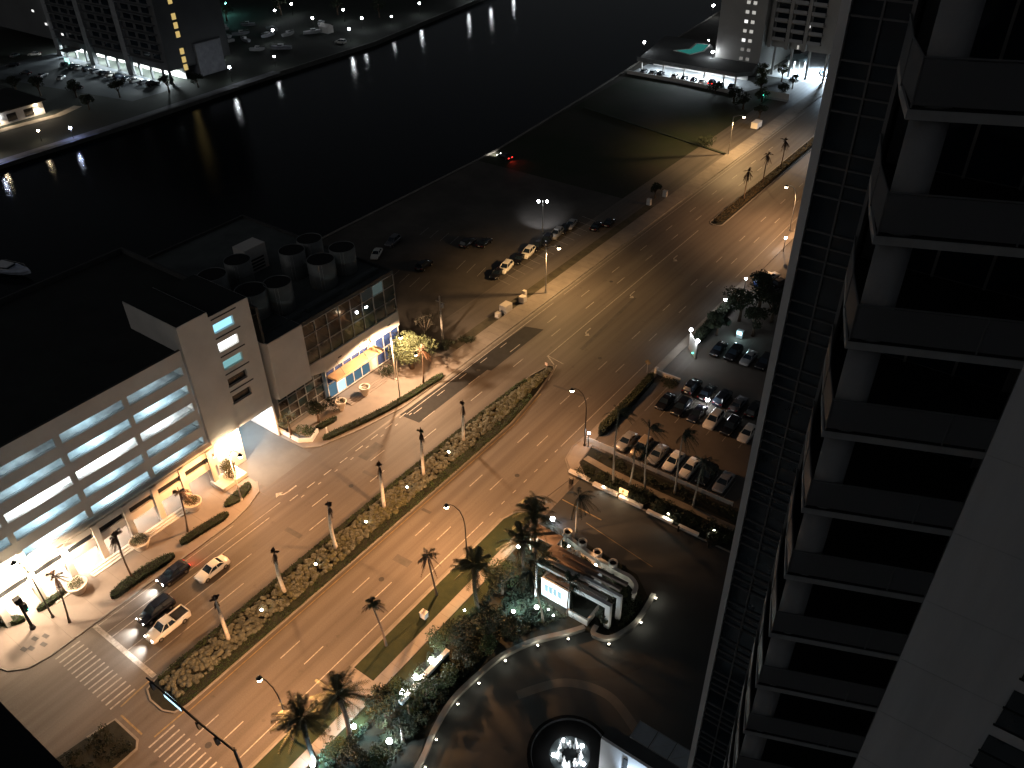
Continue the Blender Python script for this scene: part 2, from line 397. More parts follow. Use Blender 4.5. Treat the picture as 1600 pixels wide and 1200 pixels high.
struct('paving_band', MB().strip(smooth([(-36.2,52.2),(-31,50.5),(-26.5,53),(-23.5,58)],8), 1.6, 0.004, 0.009), pm('court_band', (0.03,0.029,0.028), 0.8, 0.15, 0.4))
struct('paving_band', MB().strip(smooth([(-33.5,44.5),(-30,49),(-25,50.5),(-20,48.5)],8), 1.1, 0.004, 0.009), pm('court_pale', (0.085,0.08,0.074), 0.8, 0.15, 0.4))
kerb([(-51.5,300),(-51.5,90),(-51.9,85),(-51.2,81.8),(-49.6,80.2),(-47,79.7),(-41,79.5),(-31,78.7),(-12,78.7)])
struct('pavement', MB().prism([(-51.38,300),(-51.38,90),(-51.75,85),(-51.1,82),(-49.5,80.4),(-47,79.85),(-47,80.6),(-49,82.2),(-49.6,87.3),(-50.1,90),(-50.1,300)], -0.02, 0.13), walk_mat)
struct('planting_bed', MB().prism([(-46.9,80.55),(-46.9,79.85),(-31,78.85),(-12,78.85),(-12,86.4),(-49.35,86.4),(-48.9,82.3)], -0.02, 0.1), soil_mat)
struct('path', MB().strip([(-48.9,83.9),(-45,83.4),(-38,83.1),(-24,83.0)], 1.15, 0.1, 0.112), pm('path_gravel', (0.2,0.17,0.13), 0.9, 0.2, 0.8))
struct('garden_bed', MB().prism([(-46.73,-30),(-38.2,-30),(-37.4,31.4),(-38.5,34.4),(-39.4,39.3),(-39.1,42.8),(-38.5,47.5),(-36.5,51.4),(-33.6,55.2),(-31.0,56.8),(-28.8,57.9),(-27.8,61.6),(-28.2,65.7),(-31,68),(-36,68.6),(-46.73,69.3)], -0.02, 0.09), soil_mat)
struct('lawn', MB().strip([(-45.9,-20),(-45.9,60)], 1.4, 0.09, 0.105), grass_mat)

# medians
def rounded(x0, x1, y0, y1, r):
    P = []
    for cx, cy, a0 in ((x1-r,y1-r,0),(x0+r,y1-r,90),(x0+r,y0+r,180),(x1-r,y0+r,270)):
        for k in range(6): P.append((cx+r*math.cos(R(a0+k*18)), cy+r*math.sin(R(a0+k*18))))
    return P
MED1 = [(-69.35,21.5),(-69.0,20.1),(-67.5,19.5),(-65.2,19.5),(-63.9,20.1),(-63.45,21.5),(-63.3,60),(-63.3,84),(-64.4,93),(-66.0,100.6),(-66.6,101.5),(-67.4,101.3),(-68.3,97),(-68.9,84),(-69.3,60)]
struct('median', MB().prism(MED1, -0.02, 0.15), soil_mat)
kerb(MED1 + [MED1[0]], 0.2, 0.17)
MED0 = [(-68.6,15.7),(-64.4,15.7),(-63.5,15.0),(-63.4,-60),(-70.2,-60),(-70.0,2),(-69.7,9),(-69.2,12.6)]
struct('median', MB().prism(MED0, -0.02, 0.13), soil_mat)
kerb(MED0[-1:] + MED0[:4], 0.25, 0.15)
MED2 = rounded(-69.2,-66.2,170.5,420,1.4)
struct('median', MB().prism(MED2, -0.02, 0.15), soil_mat)
kerb(MED2 + [MED2[0]], 0.2, 0.17)

# painted markings, each a thin sheet of paint on the road
def line(x0, y0, x1, y1, w=0.13, mat=None, name='lane_marking'):
    struct(name, MB().strip([(x0,y0),(x1,y1)], w, 0.004, 0.010), mat or paint_mat)
line(-82.4,21.65,-69.9,21.65,0.62,name='stop_line')
for i in range(14): line(-81.8+i*0.885,16.1,-81.8+i*0.885,19.3,0.2,name='crosswalk_stripe')
for i in range(11): line(-62.6+i*0.93,15.9,-62.6+i*0.93,19.2,0.2,name='crosswalk_stripe')
line(-79.1,22,-79.1,47); line(-75.75,22,-75.75,41); line(-72.5,22,-72.5,37)
line(-82.1,22,-82.1,43,0.1); line(-80.2,22,-80.2,50,0.09)
for y in (52.1,64.3,76.5,88.7,100.9,113.1,125.3,137.5,149.7,161.9,174.1,186.3,198.5,210.7,222.9): line(-75.75,y,-75.75,y+3.1,0.14)
for y in (48.6,60.8,73,85.2,97.4,109.6,121.8,134,146.2,158.4,170.6,182.8,195,207.2): line(-72.5,y,-72.5,y+3.1,0.14)
for k in range(8):
    line(-79.3,51+k*3.4,-79.3,52.6+k*3.4,0.16); line(-78.5,52.5+k*3.4,-78.5,53.1+k*3.4,0.16)
line(-79.0,76.2,-79.0,120,0.13); line(-79.1,124,-79.1,260,0.1)
for k in range(5): line(-78.1,77+k*6,-78.1,79+k*6,0.13)
line(-69.35,103.5,-69.6,166,0.15)
line(-69.2,103.6,-66.9,102.1,0.22); line(-66.4,102.2,-65.0,97.5,0.22); line(-69.3,103.8,-65.6,103.2,0.15)
for y0 in (7.6,19.8,32,44.2,56.4,68.6,80.8,93,105.2,117.4,129.6,141.8,154,166.2,178.4,190.6,202.8): line(-59.6,y0,-59.6,y0+3.1,0.14)
for y0 in (8.7,20.9,33.1,45.3,57.5,69.7,81.9,94.1,106.3,118.5,130.7,142.9,155.1,167.3,179.5,191.7): line(-56.65,y0,-56.65,y0+3.1,0.14)
line(-53.5,21,-53.5,64,0.13); line(-53.5,84,-53.5,112,0.11); line(-53.4,150,-53.4,230,0.11)
for k in range(7): line(-53.5,65.5+k*2.8,-53.5,66.3+k*2.8,0.13)
line(-62.75,21,-62.7,84,0.12,yellow_mat); line(-62.7,84,-63.9,93.5,0.12,yellow_mat)
line(-68.6,16.4,-64.6,16.4,0.2,yellow_mat); line(-69.6,17,-69.9,21,0.2,yellow_mat); line(-63.2,17,-63.1,21,0.2,yellow_mat)
line(-46.8,74.2,-40,73.9,0.18,yellow_mat); line(-41.5,72.2,-30,70.4,0.1,yellow_mat)
line(-84.0,19.2,-83.0,19.4,0.9,yellow_mat,'tactile_paving'); 
def arrow(x, y, s=1.0, flip=1):
    """Curved turn arrow: stem, bend and head."""
    m = MB()
    m.strip([(x,y+2.2*s),(x,y+0.8*s),(x+0.12*flip,y+0.2*s),(x+0.55*flip,y-0.15*s)], 0.24, 0.004, 0.011)
    m.prism([(x+0.45*flip,y-0.75*s),(x+0.55*flip,y+0.45*s),(x+1.25*flip,y-0.25*s)], 0.004, 0.0115)
    struct('turn_arrow', m, paint_mat)
arrow(-81.0,51.2,1.2,-1)
for y in (114,131,150): arrow(-67.9,y,1.0,1)
# old tyre marks and repair patches
for (x,y,lx,ly) in ((-58,52,2.6,1.2),(-74,47,3,0.8),(-77.3,66,1.8,4.2),(-73.5,62,3.0,0.6),(-61.5,61,1.6,0.5),(-60.5,97,6,0.5),(-66,120,0.7,22)):
    struct('road_repair', MB().obox((x,y),lx,ly,0.002,0.0045,0.05), pm('road_repair_asphalt', (0.085,0.078,0.072), 0.85, 0.2, 0.6))

# car parks and the vacant lot
struct('car_park_ground', MB().sheet([(-138.5,92.6),(-84.3,93.1),(-84.3,172),(-138.5,172)], -0.01), lot_mat)
struct('vacant_lot', MB().sheet([(-138.5,172),(-84.3,172),(-84.3,262),(-107,262.5),(-144,268)], -0.012), vac_mat)
struct('car_park_ground', MB().sheet([(-49.8,86.9),(-12,86.9),(-12,165),(-49.8,165)], -0.008), lot2_mat)
for (x,y) in [(-121.5+k*2.9,128+k*0.2) for k in range(0,5)] + [(-113+k*2.9,108.5) for k in range(4)] + [(-104+k*2.8,120) for k in range(3)]:
    line(x,y,x-0.9,y+4.2,0.1,name='bay_marking')
for k in range(8): line(-46.9+k*2.72,87.6,-46.9+k*2.72,92.2,0.09,name='bay_marking')
for k in range(8): line(-47.1+k*2.75,99.5,-47.1+k*2.75,109.6,0.09,name='bay_marking')
for k in range(14): line(-90.5,121.0+k*2.75,-95.8,121.8+k*2.75,0.09,name='bay_marking')
struct('verge', MB().prism([(-86.4,96),(-84.3,96),(-84.3,172),(-86.4,172)], -0.03, 0.02), pm('dry_verge', (0.07,0.062,0.04), 0.95, 0.35, 0.4))
struct('ditch_hedge_line', MB().strip([(-84.5,213.5),(-117,221),(-138,226)], 0.9, -0.02, 0.25), tree_dark)

def cover(x, y, r=0.38):
    o = MB().cyl(0,0,0.001,0.012,r,r,16).build('manhole_cover', pm('cast_iron',(0.04,0.037,0.034),0.6,0.2,3.0)); o.location = (x,y,0); return o
for (x,y,lb) in ((-74.2,58.5,'round iron manhole cover in the inner lane before the fourth median palm'),(-77.0,93.0,'round iron manhole cover beside the fresh asphalt patch'),(-58.1,48.0,'round iron manhole cover in the near carriageway between two dashes'),(-61.2,108.5,'round iron manhole cover past the nose of the planted median'),(-55.2,74.6,'round iron manhole cover off the driveway mouth'),(-73.9,134.0,'round iron manhole cover near the silver street lamp'),(-57.5,19.9,'round iron manhole cover under the signal mast')):
    tag(cover(x,y), lb, 'manhole cover', 'manhole covers in the boulevard')
# ================================================================== VEGETATION BUILDERS
def frond(mb, base, az, elev, L, droop, leaf, n=12, lw=0.09, fold=0.35, rng=random):
    b = Vector(base); d = Vector((math.cos(az)*math.cos(elev), math.sin(az)*math.cos(elev), math.sin(elev)))
    side = Vector((-math.sin(az), math.cos(az), 0))
    P = lambda t: b + d*L*t + Vector((0,0,-droop*L*t*t))
    pts = [P(t/5) for t in range(6)]
    mb.tube(pts, [0.045,0.04,0.034,0.028,0.02,0.012], 3)
    for i in range(n):
        t = 0.16 + 0.84*i/(n-1); p = P(t); tan = (P(min(1,t+0.05))-P(t-0.05)).normalized()
        ll = leaf*(0.55+0.6*math.sin(math.pi*min(1,t*0.95)))*rng.uniform(0.8,1.15)
        for s in (-1,1):
            q = p + (side*s*(1-fold*0.5) + tan*0.55 + Vector((0,0,-fold*rng.uniform(0.5,1.3)))).normalized()*ll
            w = tan*lw
            mb.add([p-w*0.6, p+w*0.6, q+w*0.25, q-w*0.25], [(0,1,2,3)])
def palm(name, label, cat, loc, h, style, seed, lean=(0,0), r=0.2, group=None, trunk=None, leafmat=None, wind=None):
    rng = random.Random(seed)
    t = thing(name, label, cat, loc, 0, group)
    top = Vector((lean[0], lean[1], h)); bend = rng.uniform(-0.25,0.25)
    pts = [Vector((lean[0]*(k/6)**1.6+bend*math.sin(math.pi*k/6), lean[1]*(k/6)**1.6+0.5*bend*math.sin(math.pi*k/6), h*k/6)) for k in range(7)]
    if style == 'royal': rad = [r*1.5,r*1.25,r*1.2,r*1.25,r*1.05,r*0.8,r*0.6]
    elif style == 'date': rad = [r*1.35,r*1.05,r*1.0,r*1.0,r*1.05,r*1.15,r*1.5]
    else: rad = [r*1.5,r,r*0.92,r*0.85,r*0.8,r*0.75,r*0.7]
    MB().tube(pts, rad, 10).build('trunk', trunk or bark, t, True)
    c = MB(); d = MB()
    if style in ('royal','ragged'):
        n = rng.randint(9,13); wa = rng.uniform(0,6.28)
        for k in range(n): frond(d, top, rng.gauss(wa,1.2), rng.uniform(-1.45,-1.05) if style == 'royal' else rng.uniform(-1.4,-0.45), rng.uniform(1.3,2.5)*(0.62 if style == 'royal' else 1), 0.3, 0.42 if style != 'royal' else 0.28, 11, 0.13, 0.9, rng)
        for k in range(rng.randint(5,8)): frond(c, top, rng.uniform(0,6.28) if wind is None else wind+rng.uniform(-0.8,0.8), rng.uniform(0.9,1.45) if style == 'royal' else rng.uniform(0.35,1.25), rng.uniform(1.0,1.9)*(0.6 if style == 'royal' else 1), 0.5, 0.36 if style != 'royal' else 0.26, 9, 0.1, 0.5, rng)
        d.tube([top, top+Vector((0.03,0,0.9))], [r*0.55, 0.05], 6)
        d.build('dead_frond', frond_dead, t, False, False)
    elif style == 'date':
        for k in range(46):
            e = rng.uniform(-0.55,1.3); frond(c, top+Vector((0,0,0.1)), rng.uniform(0,6.28), e, rng.uniform(2.8,3.8), rng.uniform(0.25,0.5), 0.5, 16, 0.09, 0.45, rng)
        for k in range(8): frond(d, top, rng.uniform(0,6.28), rng.uniform(-1.3,-0.7), rng.uniform(1.6,2.4), 0.2, 0.3, 10, 0.08, 0.8, rng)
        d.ball(top-Vector((0,0,0.35)), 0.55, 9, 6)
        d.build('dead_frond', frond_dead, t, False, False)
    elif style == 'coconut':
        for k in range(17):
            a = rng.uniform(0,6.28) if wind is None else wind+rng.gauss(0,1.1)
            frond(c, top, a, rng.uniform(-0.5,1.0), rng.uniform(2.1,3.1), rng.uniform(0.4,0.75), 0.5, 13, 0.08, 0.8, rng)
    elif style == 'fan':
        for k in range(22):
            a = rng.uniform(0,6.28); e = rng.uniform(-0.3,1.2); L = rng.uniform(0.7,1.2)
            dv = Vector((math.cos(a)*math.cos(e), math.sin(a)*math.cos(e), math.sin(e))); p = top+dv*L
            c.tube([top,p],[0.03,0.02],3); sd = Vector((-math.sin(a),math.cos(a),0)); up = dv.cross(sd)
            for j in range(9):
                an = R(-80+20*j); q = p+(dv*math.cos(an)+sd*math.sin(an)-Vector((0,0,0.25*abs(math.sin(an)))))*0.75
                w = sd*0.05*math.cos(an)+dv*0.05*math.sin(an); c.add([p-w*0.3,p+w*0.3,q+w,q-w],[(0,1,2,3)])
    c.build('crown', leafmat or frond_green, t, False, False)
    return t
def leaf_cloud(mb, c, rad, n, size, rng, shell=0.55):
    for _ in range(n):
        v = Vector((rng.gauss(0,1), rng.gauss(0,1), rng.gauss(0,1)))
        if v.length < 1e-3: continue
        v.normalize(); k = (shell+(1-shell)*rng.random()) if rng.random() < 0.8 else rng.random()
        p = Vector((c[0]+v.x*rad[0]*k, c[1]+v.y*rad[1]*k, c[2]+v.z*rad[2]*k))
        a = Vector((rng.gauss(0,1), rng.gauss(0,1), rng.gauss(0,1))).normalized(); b = a.orthogonal().normalized()
        s = size*rng.uniform(0.6,1.3)
        mb.add([p-a*s*0.5, p+b*s*0.28, p+a*s*0.5, p-b*s*0.28], [(0,1,2,3)])
def tree(name, label, loc, h, rad, seed, leafmat, n=1500, size=0.35, group=None, cat='tree', trunkh=0.4, clumps=9, bare=False):
    rng = random.Random(seed); t = thing(name, label, cat, loc, 0, group)
    tr = MB(); cr = MB(); tr.tube([(0,0,0),(0.05,0,h*trunkh*0.5),(0,0.05,h*trunkh)], [rad*0.09+0.05, rad*0.07+0.04, rad*0.06+0.03], 8)
    for k in range(clumps):
        a = 6.283*k/clumps+rng.uniform(-0.4,0.4); rr = rad*rng.uniform(0.25,0.68); z = h*rng.uniform(trunkh+0.1,0.86)
        if k == 0: rr = 0; z = h*0.84
        c = (rr*math.cos(a), rr*math.sin(a), z)
        tr.tube([(0,0,h*trunkh*0.8),(c[0]*0.5,c[1]*0.5,h*trunkh+(z-h*trunkh)*0.6),c], [rad*0.045+0.02, rad*0.03+0.015, 0.012], 5)
        if bare:
            for _ in range(7):
                q = Vector(c)+Vector((rng.uniform(-1,1),rng.uniform(-1,1),rng.uniform(0,1.2)))*rad*0.5
                tr.tube([c, tuple(q)], [0.02,0.006], 3)
        q = rad*rng.uniform(0.3,0.46)
        leaf_cloud(cr, c, (q,q,q*0.75), n//clumps, size, rng)
    tr.build('trunk', twig_mat if bare else bark_brown, t, True)
    cr.build('crown', leafmat, t, False, False)
    return t
def hedge_run(label, path, w, h, seed, mat=None, size=0.2, dens=70, group=None, name='hedge'):
    """Clipped hedge: a dense core following the path with leaf faces all over it, one plant mass."""
    path = smooth(path, 4); rng = random.Random(seed); t = thing(name, label, 'hedge', (path[0][0],path[0][1],0), 0, group)
    ox, oy = path[0]
    dist = [0.0]
    for i in range(1, len(path)): dist.append(dist[-1]+math.hypot(path[i][0]-path[i-1][0], path[i][1]-path[i-1][1]))
    def half(d):                                   # ends taper to a rounded point
        e = min(d, dist[-1]-d)/(w*1.3); return w/2*(1 if e >= 1 else max(0.12, math.sqrt(max(0, 1-(1-e)**2))))
    Lp = []; Rp = []; hd = []
    for i, p in enumerate(path):
        q0 = path[max(i-1,0)]; q1 = path[min(i+1,len(path)-1)]; dx, dy = q1[0]-q0[0], q1[1]-q0[1]; dd = math.hypot(dx,dy) or 1
        h_ = half(dist[i])*0.86; Lp.append((p[0]-ox-dy/dd*h_, p[1]-oy+dx/dd*h_)); Rp.append((p[0]-ox+dy/dd*h_, p[1]-oy-dx/dd*h_))
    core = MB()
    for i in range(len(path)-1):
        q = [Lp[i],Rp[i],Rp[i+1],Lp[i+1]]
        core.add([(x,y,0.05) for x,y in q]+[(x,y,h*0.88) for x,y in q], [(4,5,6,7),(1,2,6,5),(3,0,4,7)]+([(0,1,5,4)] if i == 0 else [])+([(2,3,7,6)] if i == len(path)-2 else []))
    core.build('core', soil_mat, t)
    lf = MB()
    for i in range(len(path)-1):
        a = Vector((path[i][0]-ox, path[i][1]-oy)); b = Vector((path[i+1][0]-ox, path[i+1][1]-oy)); L = (b-a).length
        d = (b-a)/L; nrm = Vector((-d.y, d.x))
        for _ in range(int(dens*L*(w+1.2*h))):
            s = rng.random()*L; u = rng.uniform(-1,1); zz = h*rng.uniform(0.9,1.06)+0.05*math.sin(s*2.1+seed)
            if rng.random() < 0.45: u = rng.choice((-1,1))*rng.uniform(0.86,1.06); zz = rng.uniform(0.1,1.0)*h
            q = a+d*s+nrm*(u*half(dist[i]+s)); p = Vector((q.x,q.y,zz))
            e = Vector((rng.gauss(0,1),rng.gauss(0,1),rng.gauss(0,0.7))).normalized(); f = e.orthogonal().normalized(); z = size*rng.uniform(0.6,1.3)
            lf.add([p-e*z*0.5,p+f*z*0.3,p+e*z*0.5,p-f*z*0.3],[(0,1,2,3)])
    lf.build('leaves', mat or hedge_mat, t, False, False)
    return t
def shrub_mass(name, label, region, n, r, size, mat, seed, leaves=46, hz=0.15, core=False):
    """Ground-covering shrub bed nobody could count plant by plant: one object."""
    rng = random.Random(seed); m = MB(); k = 0
    while k < n:
        x, y = region(rng)
        rr = r*rng.uniform(0.6,1.3)
        if core: m.ball((x,y,hz+rr*0.42), rr*0.8, 8, 5, 0.8)
        leaf_cloud(m, (x,y,hz+rr*0.55), (rr,rr,rr*0.8), leaves, size, rng, 0.7); k += 1
    o = m.build(name, mat, None, False, False); tag(o, label, 'shrubs', None, 'stuff'); return o
def bush(label, loc, rad, h, seed, mat, n=350, size=0.22, name='bush', group=None):
    rng = random.Random(seed); t = thing(name, label, 'bush', loc, 0, group)
    s = MB(); c = MB()
    for k in range(5):
        a = rng.uniform(0,6.28); q = (rad*0.45*math.cos(a), rad*0.45*math.sin(a), h*rng.uniform(0.45,0.7))
        s.tube([(0,0,0),q],[0.05,0.02],4); leaf_cloud(c, q, (rad*0.62,rad*0.62,h*0.42), n//5, size, rng, 0.6)
    s.build('stem', bark_brown, t); c.build('foliage', mat, t, False, False); return t

# ================================================================== VEHICLES
def loft(sections):
    n = len(sections[0]); m = MB(); vs = [p for s in sections for p in s]; fs = []
    for k in range(len(sections)-1):
        fs += [(k*n+i, k*n+(i+1)%n, (k+1)*n+(i+1)%n, (k+1)*n+i) for i in range(n)]
    fs += [tuple(range(n-1,-1,-1)), tuple(range((len(sections)-1)*n, len(sections)*n))]
    return m.add(vs, fs)
SPEC = {  # length, half width, profile of bonnet/belt line (y,z), cabin base y-range, roof y-range, roof height
 'sedan':  (4.75,0.91,[(-2.37,0.62),(-2.2,0.74),(-1.1,0.92),(-0.9,0.95),(1.35,0.98),(1.75,0.98),(2.25,0.92),(2.37,0.72)],(-1.0,1.55),(-0.2,0.95),1.45),
 'hatch':  (4.3,0.9,[(-2.15,0.64),(-2.0,0.76),(-1.05,0.95),(-0.9,0.98),(1.5,1.02),(1.95,1.02),(2.1,0.95),(2.15,0.72)],(-1.0,1.95),(-0.15,1.5),1.5),
 'suv':    (4.75,0.96,[(-2.37,0.74),(-2.2,0.92),(-1.15,1.08),(-0.95,1.1),(1.6,1.14),(2.1,1.14),(2.3,1.1),(2.37,0.85)],(-1.05,2.2),(-0.25,1.85),1.78),
 'pickup': (5.6,0.98,[(-2.8,0.78),(-2.6,0.95),(-1.5,1.1),(-1.3,1.12),(0.6,1.14),(0.75,1.1),(2.7,1.1),(2.8,0.9)],(-1.4,0.75),(-0.65,0.45),1.82),
}
CARMESH = {}
def car_meshes(kind):
    if kind in CARMESH: return CARMESH[kind]
    L, w, prof, cb, rb, H = SPEC[kind]; D = {}
    secs = []
    for i, (y, z) in enumerate(prof):
        ww = w*(0.8 if i in (0,len(prof)-1) else 0.94 if i in (1,len(prof)-2) else 1.0); z0 = 0.32 if i in (0,len(prof)-1) else 0.22
        secs.append([(-ww*0.9,y,z0),(ww*0.9,y,z0),(ww,y,z0+0.16),(ww,y,z-0.2),(ww*0.96,y,z-0.07),(ww*0.84,y,z),(-ww*0.84,y,z),(-ww*0.96,y,z-0.07),(-ww,y,z-0.2),(-ww,y,z0+0.16)])
    D['body'] = loft(secs)
    if kind == 'pickup':
        bed = MB().box(-w*0.82,w*0.82,0.82,2.66,1.06,1.115); D['bed'] = bed
        for s in (-1,1): D['body'].box(min(s*w*0.84,s*w*0.97),max(s*w*0.84,s*w*0.97),0.75,2.76,1.02,1.24)
        D['body'].box(-w*0.9,w*0.9,2.68,2.78,0.8,1.24)
    zb = prof[3][1]-0.015; wb = w*0.86; wr = w*0.68
    A = [(-wb,cb[0],zb),(wb,cb[0],zb),(wb,cb[1],zb+0.02),(-wb,cb[1],zb+0.02)]; Rf = [(-wr,rb[0],H-0.06),(wr,rb[0],H-0.06),(wr,rb[1],H-0.06),(-wr,rb[1],H-0.06)]
    D['windshield'] = MB().add([A[0],A[1],Rf[1],Rf[0]],[(0,1,2,3)])
    D['rear_window'] = MB().add([A[2],A[3],Rf[3],Rf[2]],[(0,1,2,3)])
    D['side_window'] = MB().add([A[1],A[2],Rf[2],Rf[1]],[(0,1,2,3)])
    D['side_window2'] = MB().add([A[3],A[0],Rf[0],Rf[3]],[(0,1,2,3)])
    roof = MB()
    roof.add([(-wr-0.03,rb[0]-0.05,H-0.07),(wr+0.03,rb[0]-0.05,H-0.07),(wr+0.03,rb[1]+0.05,H-0.07),(-wr-0.03,rb[1]+0.05,H-0.07),
              (-wr*0.86,rb[0]+0.14,H),(wr*0.86,rb[0]+0.14,H),(wr*0.86,rb[1]-0.16,H),(-wr*0.86,rb[1]-0.16,H)],
             [(3,2,1,0),(4,5,6,7),(0,1,5,4),(1,2,6,5),(2,3,7,6),(3,0,4,7)])
    for i in range(4): roof.tube([Vector(A[i])*1.004, Vector(Rf[i])], [0.055,0.05], 4)
    mid = 0.5*(cb[0]+cb[1])+0.1
    for s in (-1,1): roof.tube([(s*wb*1.004,mid,zb),(s*wr*1.02,mid,H-0.05)],[0.05,0.045],4)
    D['roof'] = roof
    tyre = MB().tube([(-0.11,0,0),(0.11,0,0)],[0.33,0.33],14); rim = MB().tube([(-0.118,0,0),(0.118,0,0)],[0.2,0.2],10)
    out = {k: v.mesh(k.rstrip('2'), None) for k, v in D.items()}
    for k in out:
        bm = bmesh.new(); bm.from_mesh(out[k]); bmesh.ops.recalc_face_normals(bm, faces=bm.faces); bm.to_mesh(out[k]); bm.free()
        out[k].materials.append(glass_dark if 'window' in k or 'windshield' in k else (black_mat if k == 'bed' else CARCOL['white']))
        if k in ('body',): out[k].polygons.foreach_set('use_smooth',[True]*len(out[k].polygons))
    out['tyre'] = tyre.mesh('tyre', tyre_mat); out['rim'] = rim.mesh('rim', rim_mat)
    hw = MB().box(-0.2,0.2,-0.06,0.06,-0.07,0.07); out['lens'] = hw.mesh('lens', lens_off)
    out['tail'] = MB().box(-0.17,0.17,-0.05,0.05,-0.1,0.1).mesh('tail', tail_off)
    out['plate'] = MB().box(-0.26,0.26,-0.02,0.02,-0.07,0.07).mesh('plate', stucco)
    CARMESH[kind] = out
    return out
PAINTED = {}
def painted(kind, part, colour):
    k = (kind, part, colour)
    if k not in PAINTED:
        me = car_meshes(kind)[part].copy(); me.materials.clear(); me.materials.append(CARCOL[colour]); PAINTED[k] = me
    return PAINTED[k]
def car(label, kind, colour, loc, heading, group=None, lit=None, name=None, cat='car'):
    """heading: direction the bonnet points, degrees anticlockwise from +X; the bonnet is the mesh's -Y end."""
    D = car_meshes(kind); L, w, prof, cb, rb, H = SPEC[kind]
    t = thing(name or {'sedan':'parked_car','hatch':'parked_car','suv':'parked_car','pickup':'pickup_truck'}[kind], label, cat, loc, R(heading+90), group)
    inst('body', painted(kind,'body',colour), t); inst('roof', painted(kind,'roof',colour), t)
    for k in ('windshield','rear_window','side_window','side_window2'): inst(k.rstrip('2'), D[k], t)
    if 'bed' in D: inst('cargo_bed', D['bed'], t)
    fy, ry = -L/2*0.62, L/2*0.60
    for s in (-1,1):
        for y in (fy, ry):
            wh = inst('wheel', D['tyre'], t, (s*(w-0.1),y,0.33)); inst('rim', D['rim'], wh)
        h = inst('headlight', D['lens'], t, (s*w*0.62,-L/2+0.12,prof[0][1]+0.02), (R(-20),0,R(-s*14)))
        b = inst('tail_light', D['tail'], t, (s*w*0.68,L/2-0.06,prof[-1][1]+0.06))
        if lit:
            for o, mt in ((h, head_on), (b, tail_on)):
                if (o is h and 'h' in lit) or (o is b and 't' in lit):
                    o.material_slots[0].link = 'OBJECT'; o.material_slots[0].material = mt
    if lit and 'h' in lit:
        lamp('SPOT', (0,-L/2-0.08,0.72), 2600, (1,0.97,0.92), t, 0.25, R(95), (0,-1,-0.22), 1.0)
    if lit and 't' in lit:
        lamp('SPOT', (0,L/2+0.1,0.85), 160, (1,0.05,0.03), t, 0.1, R(120), (0,1,-0.5), 0.6)
    inst('number_plate', D['plate'], t, (0,L/2+0.005,prof[-1][1]-0.02))
    return t

# ================================================================== LAMPS
GAIN = 4.35
def street_lamp(label, base, arm, h=10.2, power=5200, col=WARM, pole=None, bulb=None, group='street lamps along the boulevard', style='curved', br=0.3):
    t = thing('street_lamp', label, 'street lamp', (base[0],base[1],0.12), 0, group)
    ax, ay = arm; pm_ = pole or dark_steel; H = h-0.12
    if style == 'curved':
        pts = [(0,0,0),(0,0,H*0.35),(0,0,H*0.72),(ax*0.06,ay*0.06,H*0.86),(ax*0.24,ay*0.24,H*0.97),(ax*0.55,ay*0.55,H*1.03),(ax*0.85,ay*0.85,H*1.03),(ax,ay,H*1.0)]
        MB().tube(pts, [0.13,0.1,0.085,0.075,0.065,0.055,0.05,0.045], 8).build('pole', pm_, t, True)
    else:
        MB().tube([(0,0,0),(0,0,H*0.5),(0,0,H)], [0.13,0.105,0.085], 8).build('pole', pm_, t, True)
        MB().tube([(0,0,H-0.1),(ax*0.5,ay*0.5,H+0.22),(ax,ay,H+0.3)], [0.05,0.045,0.04], 6).build('arm', pm_, t, True)
    MB().cyl(0,0,0,0.35,0.24,0.2,10).build('base_plate', pm_, t)
    MB().lathe(ax, ay, [(0.02,H+0.32),(0.14,H+0.25),(0.2,H+0.05),(0.36,H-0.12),(0.34,H-0.16),(0.02,H-0.14)], 12).build('lamp_head', dark_steel, t, True)
    b = MB().ball((ax,ay,H-0.3), br, 12, 8, 0.85).build('globe', bulb or bulb_warm, t, True)  # globe drawn oversize so its spread stands in for lamp glare
    batwing(lamp('SPOT', (ax,ay,H-0.3-br-0.06), power*GAIN, col, t, 0.22, R(156), (0,0,-1), 0.3))
    return t
def bollard(label, loc, power=16, col=(1.0,0.92,0.7), group='bollard lights round the entrance court', h=0.75, mat=None, name='bollard_light'):
    t = thing(name, label, 'bollard light', loc, 0, group)
    MB().cyl(0,0,0,h-0.16,0.09,0.08,8).build('post', dark_steel, t); MB().cyl(0,0,h-0.16,h,0.12,0.12,10).build('lens', mat or bulb_bol, t)
    MB().cyl(0,0,h+0.003,h+0.05,0.15,0.1,10).build('cap', dark_steel, t)
    lamp('POINT', (0.0,0,h+0.16), power, col, t, 0.08); return t
def flood(label, loc, power, col, aim, mat=None, name='landscape_spotlight', group=None, size=0.16, spot=100, omni=False):
    t = thing(name, label, 'spotlight', loc, 0, group); a = Vector(aim).normalized()
    MB().cyl(0,0,0,0.2,0.05,0.05,6).build('stake', dark_steel, t)
    MB().tube([Vector((0,0,0.28))-a*0.12, Vector((0,0,0.28))+a*0.1],[size*0.8,size],10).build('housing', dark_steel, t)
    MB().ball(Vector((0,0,0.28))+a*0.13, size*0.92, 10, 6).build('lens', mat or bulb_white, t, True)
    if omni: lamp('POINT', tuple(Vector((0,0,0.45))+a*(0.25+size)), power, col, t, 0.15)
    else: lamp('SPOT', tuple(Vector((0,0,0.3))+a*(0.16+size)), power, col, t, 0.1, R(spot), aim, 0.5)
    return t
